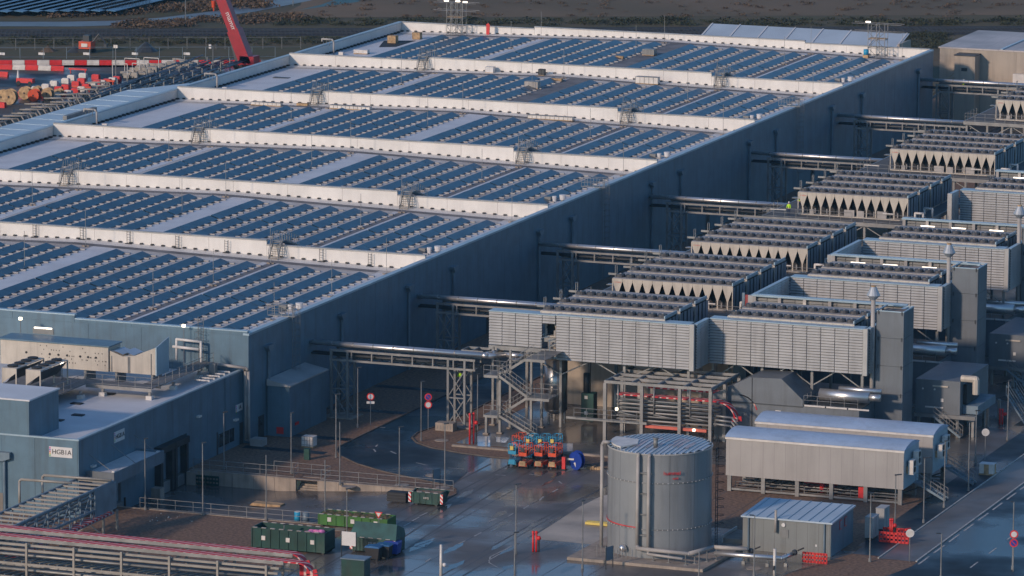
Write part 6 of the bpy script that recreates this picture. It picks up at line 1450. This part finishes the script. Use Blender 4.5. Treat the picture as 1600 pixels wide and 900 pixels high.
for i, (px, py, r) in enumerate(BL):
    x, y = G(px, py+3).xy; m = M_red if r else M_plast
    t = thing('barrier_block', f"{'red' if r else 'white'} barrier block, {ORD[sum(1 for q in BL[:i+1] if q[2] == r)]} {'red' if r else 'white'} one of the scattered heap", 'barrier', (x, y, 0), 'scattered red and white barrier blocks')
    MB().box(x-.62, x+.62, y-.4, y+.4, 0, .7).build('body', m, t); MB().box(x-.55, x+.55, y-.3, y+.3, .7, .82).build('top', m, t)
for i, (px, py, r_, cover) in enumerate(((4, 162, 1.1, M_wood), (16, 163, 1.2, M_wood), (40, 155, 1.0, M_wood), (54, 158, .95, M_orange), (75, 155, .9, M_wood), (92, 152, .7, M_wood), (58, 148, .7, M_wood))):
    x, y = G(px, py).xy; t = thing('cable_drum', f"wooden cable drum, {ORD[i+1]} from the left of the row of drums", 'cable drum', (x, y, 0), 'wooden cable drums')
    for a in (-.5, .42): MB().tube((x, y+a, r_), (x, y+a+.08, r_), r_, 20).build('flange', cover, t)
    MB().tube((x, y-.42, r_), (x, y+.42, r_), r_*.6, 16).build('core', M_dark, t); MB().tube((x, y-.53, r_), (x, y-.5, r_), r_*.15, 10).build('hub', M_black, t)
# stored steel (racks of pipes)
t = thing('pipe_stacks', 'long dark stacks of steel pipes stored beside the warehouse', 'pipe stack', (-126, 235, 0))
b = MB(); U = Vector((-.34, .94, 0)).normalized()
a0 = G(120, 168); a1 = G(318, 98)
D = (a1-a0)
for i in range(240):
    s = random.random(); q = random.random(); base = a0+D*s*.8; off = Vector((1, -.0, 0))*(q*13)
    p = Vector((base.x+off.x*.75, base.y, .2+random.random()*1.6)); Ln = random.uniform(5, 11); d = D.normalized()
    if p.x > -102: continue
    b.tube(p, p+d*Ln, random.uniform(.06, .16), 5)
stuff(b.build('pipes', mat('dark_stored_steel', (.10, .12, .14), .4, .5, .3, .8), t))
for i in range(12):
    s = i/12; p = a0+D*s*.92
    for q in range(3): MB().box(p.x+q*4-.08, p.x+q*4+.08, p.y-.08, p.y+.08, 0, 2.2).build('rack_post', M_steel, t)
    MB().box(p.x, p.x+8, p.y-.1, p.y+.1, 1.0, 1.15).build('rack_beam', M_steel, t)
nc = 0
for (px, py) in ((70, 190), (88, 186), (100, 182), (118, 178), (132, 172), (150, 165), (160, 158), (182, 152), (30, 205), (45, 200), (58, 196), (78, 181), (108, 172), (125, 166), (172, 147), (10, 210)):
    x, y = G(px, py).xy; nc += 1
    t = thing('bent_frame', f"pale bent steel frame, {ORD[nc]} of the frames leaning in the storage yard", 'frame', (x, y, 0), 'bent steel frames in the storage yard')
    for q in range(2): MB().path([(x-4.2+q*.6, y+.8*q, 1.6), (x-1.2+q*.6, y+.8*q, 1.7), (x+.2+q*.6, y+.8*q-.4, .1)], .12, 6).build('tube', M_rack if q == 0 or nc % 2 else M_steel, t, True)
b = MB()
for i in range(160):
    px = random.uniform(-10, 150); py = 205-(px*.28)+random.uniform(-6, 14)-8; p = G(px, py)
    if p.x > -99.5: continue
    b.beam((p.x, p.y, .2), (p.x+random.uniform(-2, 3), p.y+random.uniform(-1, 3), random.uniform(.2, 1.6)), random.uniform(.08, .3))
stuff(tag(b.build('steel_scrap', mat('blue_dark_steel', (.045, .07, .085), .5, .3, .4, .8)), 'dark tangle of steel parts heaped beside the annex roof', 'steel parts'))
b = MB()
for i in range(90):
    px = random.uniform(195, 300); py = 103+(300-px)*.16+random.uniform(-6, 6); p = G(px, py); b.box(p.x-random.uniform(.4, 1.6), p.x+.4, p.y-.2, p.y+.2, .1, random.uniform(.3, 1.0))
stuff(tag(b.build('formwork', M_rack), 'scattered pale formwork and beams near the far barrier line', 'formwork'))
for i, (px, py) in enumerate(((176, 121), (207, 121), (195, 113), (225, 112))):
    x, y = G(px, py).xy; t = thing('trestle_frame', f"pale trestle frame in the storage yard, {ORD[i+1]} one", 'frame', (x, y, 0), 'pale trestle frames'); b = MB()
    for dx in (0, 2.6): b.tube((x+dx, y, 0), (x+dx, y, 2.3), .07, 5)
    b.tube((x, y, 2.3), (x+2.6, y, 2.3), .07, 5); b.build('frame', M_plast, t)
# orange sheets, small machines
for i, (px, py) in enumerate(((128, 143), (165, 133), (122, 115))):
    x, y = G(px, py).xy; t = thing('orange_barrier', ['orange bar lying among the bent frames', 'orange bar lying right of the barrier heap', 'red barrier fence piece lying behind the heap'][i], 'barrier', (x, y, 0)); MB().box(x-1.6, x+1.6, y-.15, y+.15, .6, .85).build('bar', M_orange if i < 2 else M_red, t)
    for dx in (-1.3, 1.3): MB().box(x+dx-.06, x+dx+.06, y-.1, y+.1, 0, .6).build('leg', M_orange if i < 2 else M_red, t)
x, y = G(136, 82).xy; t = thing('excavator', 'small orange excavator behind the far barrier line', 'excavator', (x, y, 0))
for s in (-.8, .8): MB().box(x-1.2, x+1.2, y+s-.25, y+s+.25, 0, .6).build('track', M_black, t)
MB().box(x-1.1, x+1.1, y-.9, y+.9, .7, 1.9).build('house', M_orange, t); MB().box(x-.6, x+.5, y-.95, y-.91, 1.0, 1.6).build('rear_plate', M_plast, t); MB().box(x-.5, x+.6, y-.5, y+.7, 1.9, 2.9).build('cab', M_dark, t)
MB().path([(x+.8, y, 1.5), (x+2.0, y+.4, 3.1), (x+3.1, y+.6, 1.6)], .14, 6).build('boom', M_dark, t); MB().box(x+2.9, x+3.4, y+.3, y+.9, .9, 1.5).build('bucket', M_dark, t)
t = thing('small_machine', 'red machine with white parts at the left picture edge', 'machine', (*G(40, 133).xy, 0)); x, y = G(40, 133).xy; MB().box(x-1.4, x+1.4, y-.5, y+.5, .4, 1.1).build('body', M_red, t); MB().tube((x-1.3, y, 1.1), (x-1.3, y, 2.3), .25, 8, .1).build('cone', M_wht, t)
for s in (-1, 1): MB().tube((x+s, y-.6, .35), (x+s, y-.45, .35), .35, 12).build('wheel', M_black, t)
for i, (px, py, w, h) in enumerate(((228, 80, 3.4, 1.7), (117, 81, 2.4, 1.0), (75, 80, 2.6, 1.0), (1000, -99, 0, 0))):
    if not w: continue
    p = G(px, py); b = MB()
    b.add([(p.x+(w*(.8+.3*random.random()))*math.cos(a*.5236)*.6, p.y+w*math.sin(a*.5236)*.6, 0) for a in range(12)]+[(p.x, p.y, h)], [(a, (a+1) % 12, 12) for a in range(12)])
    tag(b.build('soil_heap', M_dark if i < 2 else M_shrub), ['large dark heap of soil behind the barrier line', 'small dark soil heap left of the excavator', 'low pinkish rubble heap at the far fence'][i], 'heap')
# fences of the site
def meshfence(lab, p0, p1, h, n, m):
    a = G(*p0); c = G(*p1); t = thing('mesh_fence', lab, 'fence', (a.x, a.y, 0)); pm_ = mesh('fence_post', MB().tube((0, 0, 0), (0, 0, h), .05, 5), m)
    for i in range(n+1): inst(pm_, t, a.lerp(c, i/n), name='fence_post')
    MB().tube((a.x, a.y, h), (c.x, c.y, h), .035, 4).build('top_wire', m, t); MB().tube((a.x, a.y, .3), (c.x, c.y, .3), .03, 4).build('bottom_wire', m, t); return t
meshfence('far mesh fence with concrete posts along the railway', (-5, 78), (470, 76), 1.9, 16, M_steel)
meshfence('nearer green mesh fence behind the barrier line', (-5, 92), (430, 91), 1.9, 12, M_bsteel)
for i, px in enumerate((3, 65, 135, 211, 292)):
    p = G(px, 91); tag(MB().box(p.x-.55, p.x+.55, p.y-.05, p.y+.05, .55, .95).build('fence_plate', M_wht), f"small white plate on the far green fence, {ORD[i+1]} from the left", 'plate', 'white plates on the far fence')
for i, (px, py, top, lab) in enumerate(((333, 118, 71, 'floodlight mast beside the red crane'), (181, 122, 70, 'post with a small square sign in the storage yard'), (290, 36, -10, 'thin grey lamp pole beside the far country road'), (458, 9, -30, 'thin pole beside the country road left of the scaffold'))):
    x, y = G(px, py).xy; el = math.atan((py+968)/8120); h = (py-top)*110/math.sin(el)/8120/math.cos(el); t = thing('far_mast', lab, 'mast', (x, y, 0)); MB().tube((x, y, 0), (x, y, h), .1, 6, .06).build('pole', M_alu, t)
    if i == 0:
        for dx, dz in ((-.5, 0), (.5, 0), (-.5, -.4), (.5, -.45)): MB().box(x+dx-.2, x+dx+.2, y-.1, y+.1, h+dz-.1, h+dz+.15).build('lamp', M_wht if dx < 0 else M_dark, t)
    elif i == 1: MB().box(x-.35, x+.35, y-.05, y, h-.5, h).build('sign_plate', M_plast, t)
    else: MB().box(x-.3, x+.3, y-.1, y+.1, h, h+.1).build('lamp_head', M_dark, t)
# ------------------------------------------------------------------ mobile crane
t = thing('mobile_crane', 'red mobile crane boom rising behind the warehouse parapet', 'crane', (-121, 276, 0))
def Q(px, py, Y=276.0):
    d = r2*((px-800)/FPX)-u2*((py-450)/FPX)+fwd; return CAM+d*((Y-CAM.y)/d.y)
A = Q(386, 98); B_ = Q(366, 45); A.z = max(A.z, 1.2); dirv = (B_-A).normalized(); T_ = A+dirv*24
ls = A+dirv*-1.0
def boomseg(p, q, w, h, m, nm): return MB().beam(p, q, w, h).build(nm, m, t)
boomseg(A-dirv*1, A+dirv*5.6, 2.0, 2.0, M_craner, 'boom_base'); boomseg(A+dirv*3.0, A+dirv*12, 1.65, 1.65, M_craner, 'boom_section'); boomseg(A+dirv*8, T_, 1.35, 1.35, M_craner, 'boom_section')
MB().beam(A+Vector((-1.5, -.2, -.5)), A+dirv*4.4+Vector((-1.2, 0, 0)), .5).build('luffing_cylinder', M_dark, t)
MB().box(A.x-1.6, A.x+3.4, 274.8, 277.6, .3, 1.1).build('carrier', M_craner, t); MB().box(A.x-.9, A.x+1.6, 275, 277.4, 1.1, 2.2).build('superstructure', M_craner, t)
for i in range(5): MB().tube((A.x-1.3+i*1.0, 274.4, .45), (A.x-1.3+i*1.0, 274.75, .45), .45, 14).build('wheel', M_black, t)
hp_ = A+dirv*10.2+Vector((-1.6, 0, -.2)); MB().ball((hp_.x+.4, hp_.y, hp_.z+.7), .35, 8, 6).build('sheave', M_dark, t)
MB().tube((hp_.x-.3, hp_.y, hp_.z+.5), (hp_.x-.3, hp_.y, hp_.z-.6), .38, 10, .3).build('hook_block', M_orange, t); MB().tube((hp_.x-.3, hp_.y, hp_.z-.6), (hp_.x-.3, hp_.y, hp_.z-1.2), .1, 8).build('hook', M_orange, t)
MB().beam(hp_+Vector((-.3, 0, .7)), hp_+Vector((1.2, 0, .9)), .15).build('stay', M_craner, t)
# lettering along the boom side that faces the camera
ang = math.atan2(dirv.z, dirv.x)
tx = text('mammoet', 1.2, M_wht, t, A+dirv*6.3+Vector((.3, -.84, 0)), (math.pi/2, 0, 0), 'lettering', .01)
tx.rotation_euler = (Matrix.Rotation(0, 3, 'X') @ (Matrix(((-dirv.x, 0, dirv.z if 0 else 0), (0, 0, 0), (0, 0, 0))) if 0 else Matrix.Identity(3))).to_euler()
ux = Vector((-dirv.x, 0, -dirv.z)).normalized(); uz = Vector((0, -1, 0)); uy = uz.cross(ux)
tx.rotation_euler = Matrix(((ux.x, uy.x, uz.x), (ux.y, uy.y, uz.y), (ux.z, uy.z, uz.z))).to_euler()
# ------------------------------------------------------------------ background land
def strip(name, pts, z, m): b = MB(); b.poly([(*G(a, c).xy, z) for a, c in pts]); return struct(b.build(name, m))
strip('grass', [(-60, 97), (470, 97), (620, 60), (620, 56), (-60, 56)], -.005, M_green_g)
strip('railway', [(-300, 58), (1900, 53), (1900, 40), (-300, 46)], .01, M_ball)
b = MB()
for yy, z in ((48.8, .12), (50.6, .12), (53.4, .12), (55.0, .12)):
    a = G(-300, yy+.2); c = G(1900, yy-5); b.beam((a.x, a.y, z), (c.x, c.y, z), .12, .14)
struct(b.build('rails', M_dark))
b = MB(); a = G(-60, 53); c = G(1700, 48); n = 260; d = (c-a)/n; s = Vector((-d.y, d.x, 0)).normalized()
for i in range(n): p = a+d*i; q = p+s*-3.2; r_ = p+s*5.2; b.beam((q.x, q.y, .05), (r_.x, r_.y, .05), .26, .1)
stuff(tag(b.build('sleepers', mat('dark_sleeper', (.04, .036, .04), .95)), 'close set sleepers under the dark railway tracks', 'sleepers'))
strip('grass', [(-300, 46), (1900, 40), (1900, 24), (900, 22), (560, 30), (300, 44), (-300, 40)], .0, M_green_g)
strip('country_road', [(-300, 42), (-60, 41), (120, 41.5), (200, 39), (300, 32), (400, 18), (480, 2), (520, -8), (440, -8), (400, 5), (330, 18), (250, 28), (180, 32.5), (100, 34), (-60, 34), (-300, 34)], .02, mat('pale_wet_road', (.13, .14, .15), .4, 0, .15, .2))
strip('grass', [(-300, 33), (100, 33), (180, 31), (250, 26), (330, 16), (390, 5), (420, -8), (300, -8), (230, 12), (150, 18), (0, 24), (-300, 25)], .015, M_green_g)
strip('dry_field', [(430, 28), (1900, 22), (1900, -200), (520, -200), (470, 8)], .018, M_brown)
strip('drainage_ditch', [(466, 16), (480, 14), (560, 3), (575, -6), (540, -6), (500, 8)], .022, M_green)
t = thing('solar_field', 'blue solar field beyond the country road at the upper left', 'solar field', (-190, 330, 0))
for i in range(15):
    x0 = -40+i*22
    a = G(-60+i*24-60, 27-i*.2); c = G(-60+i*24+150, -22-i*.2)
    a.z = c.z = 1.0; s = Vector((1.9, -.8, 0))
    if a.x > -172 and i > 12: break
    lo, hi = a, a+(c-a)*1.4
    MB().add([lo+s, hi+s, hi-s, lo-s, lo+s-Vector((0, 0, .1)), hi+s-Vector((0, 0, .1)), hi-s-Vector((0, 0, .1)), lo-s-Vector((0, 0, .1))], [(0, 1, 2, 3), (7, 6, 5, 4), (0, 3, 7, 4)]).build('panel_row', mat('far_solar_glass', (.08, .19, .31), .45, 0, .2, .08), t)
# scrub: leaf clumps spread through irregular bushes
def scrub(name, lab, cat, n, pxr, pyf, m, smin, smax, seed, kind=True):
    rnd = random.Random(seed); b = MB()
    for i in range(n):
        px = rnd.uniform(*pxr); py = pyf(px, rnd); p = G(px, py); r_ = rnd.uniform(smin, smax)
        for k in range(rnd.randint(34, 60)):
            a = rnd.uniform(0, 6.28); el = rnd.uniform(0, 1.5); q = r_*rnd.uniform(.3, 1)
            c = Vector((p.x+2.2*q*math.cos(a)*math.cos(el), p.y+2.2*q*math.sin(a)*math.cos(el), q*math.sin(el)*.6+.05)); s = min(.22, r_*rnd.uniform(.08, .2))
            u = Vector((rnd.uniform(-1, 1), rnd.uniform(-1, 1), rnd.uniform(-.4, 1))).normalized()*s; v = u.cross(Vector((rnd.uniform(-1, 1), rnd.uniform(-1, 1), 1))).normalized()*s
            b.add([c-u-v, c+u-v*.6, c+u*.8+v, c-u*.6+v], [(0, 1, 2, 3)])
    stuff(tag(b.build(name, m), lab, cat))
scrub('scrub_belt', 'reddish dry scrub along the near side of the country road', 'scrub', 150, (180, 480), lambda x, r: 42-(x-180)*.035+r.uniform(-6, 4)-(6 if x > 300 else 0)*r.random(), M_shrub, .5, 1.3, 3)
scrub('scrub_belt', 'dark brown scrub between the solar field and country road', 'scrub', 190, (75, 420), lambda x, r: 24-(x-75)*.05+r.uniform(-8, 5), M_shrub, .6, 1.6, 4)
scrub('dark_scrub_belt', 'dark green growth along the ditch behind the railway', 'scrub', 330, (430, 1620), lambda x, r: 36+r.uniform(-6, 4), M_shrubg, .4, 1.1, 5)
scrub('dark_scrub_belt', 'dark low growth on the bank in front of the railway', 'scrub', 260, (-10, 560), lambda x, r: 64+r.uniform(-5, 7), M_shrubg, .3, .8, 6)
scrub('dry_tussocks', 'dry brown tussocks scattered over the far field', 'tussocks', 160, (500, 1620), lambda x, r: r.uniform(-6, 27), M_shrub, .3, .8, 8)
scrub('dark_scrub_belt', 'dark growth between the blue roofed hall and beige hall', 'scrub', 120, (1395, 1480), lambda x, r: r.uniform(53, 76), M_shrubg, .4, .9, 9)
b = MB(); a = G(80, 20); 
for i in range(40):
    p = G(150+i*2.2, 24-i*.2); b.tube((p.x, p.y, 0), (p.x, p.y, 2.2), .05, 4)
tag(b.build('paling_fence', M_dark), 'dark upright paling fence at the corner of the solar field', 'fence'); 

# ------------------------------------------------------------------ thin winter haze
hz = MB().box(-1400, 1400, -900, 1900, -1.5, 116).build('haze', M_dark); stuff(hz); tag(hz, 'thin pale winter haze lying over the whole plant', 'haze')
mh = bpy.data.materials.new('haze_air'); mh.use_nodes = True; hn = mh.node_tree.nodes; hn.clear()
ho = hn.new('ShaderNodeOutputMaterial'); hv = hn.new('ShaderNodeVolumePrincipled'); hv.inputs['Color'].default_value = (.35, .72, 1, 1); hv.inputs['Density'].default_value = .00006; hv.inputs['Anisotropy'].default_value = .2
mh.node_tree.links.new(hv.outputs[0], ho.inputs['Volume']); hz.data.materials.clear(); hz.data.materials.append(mh)
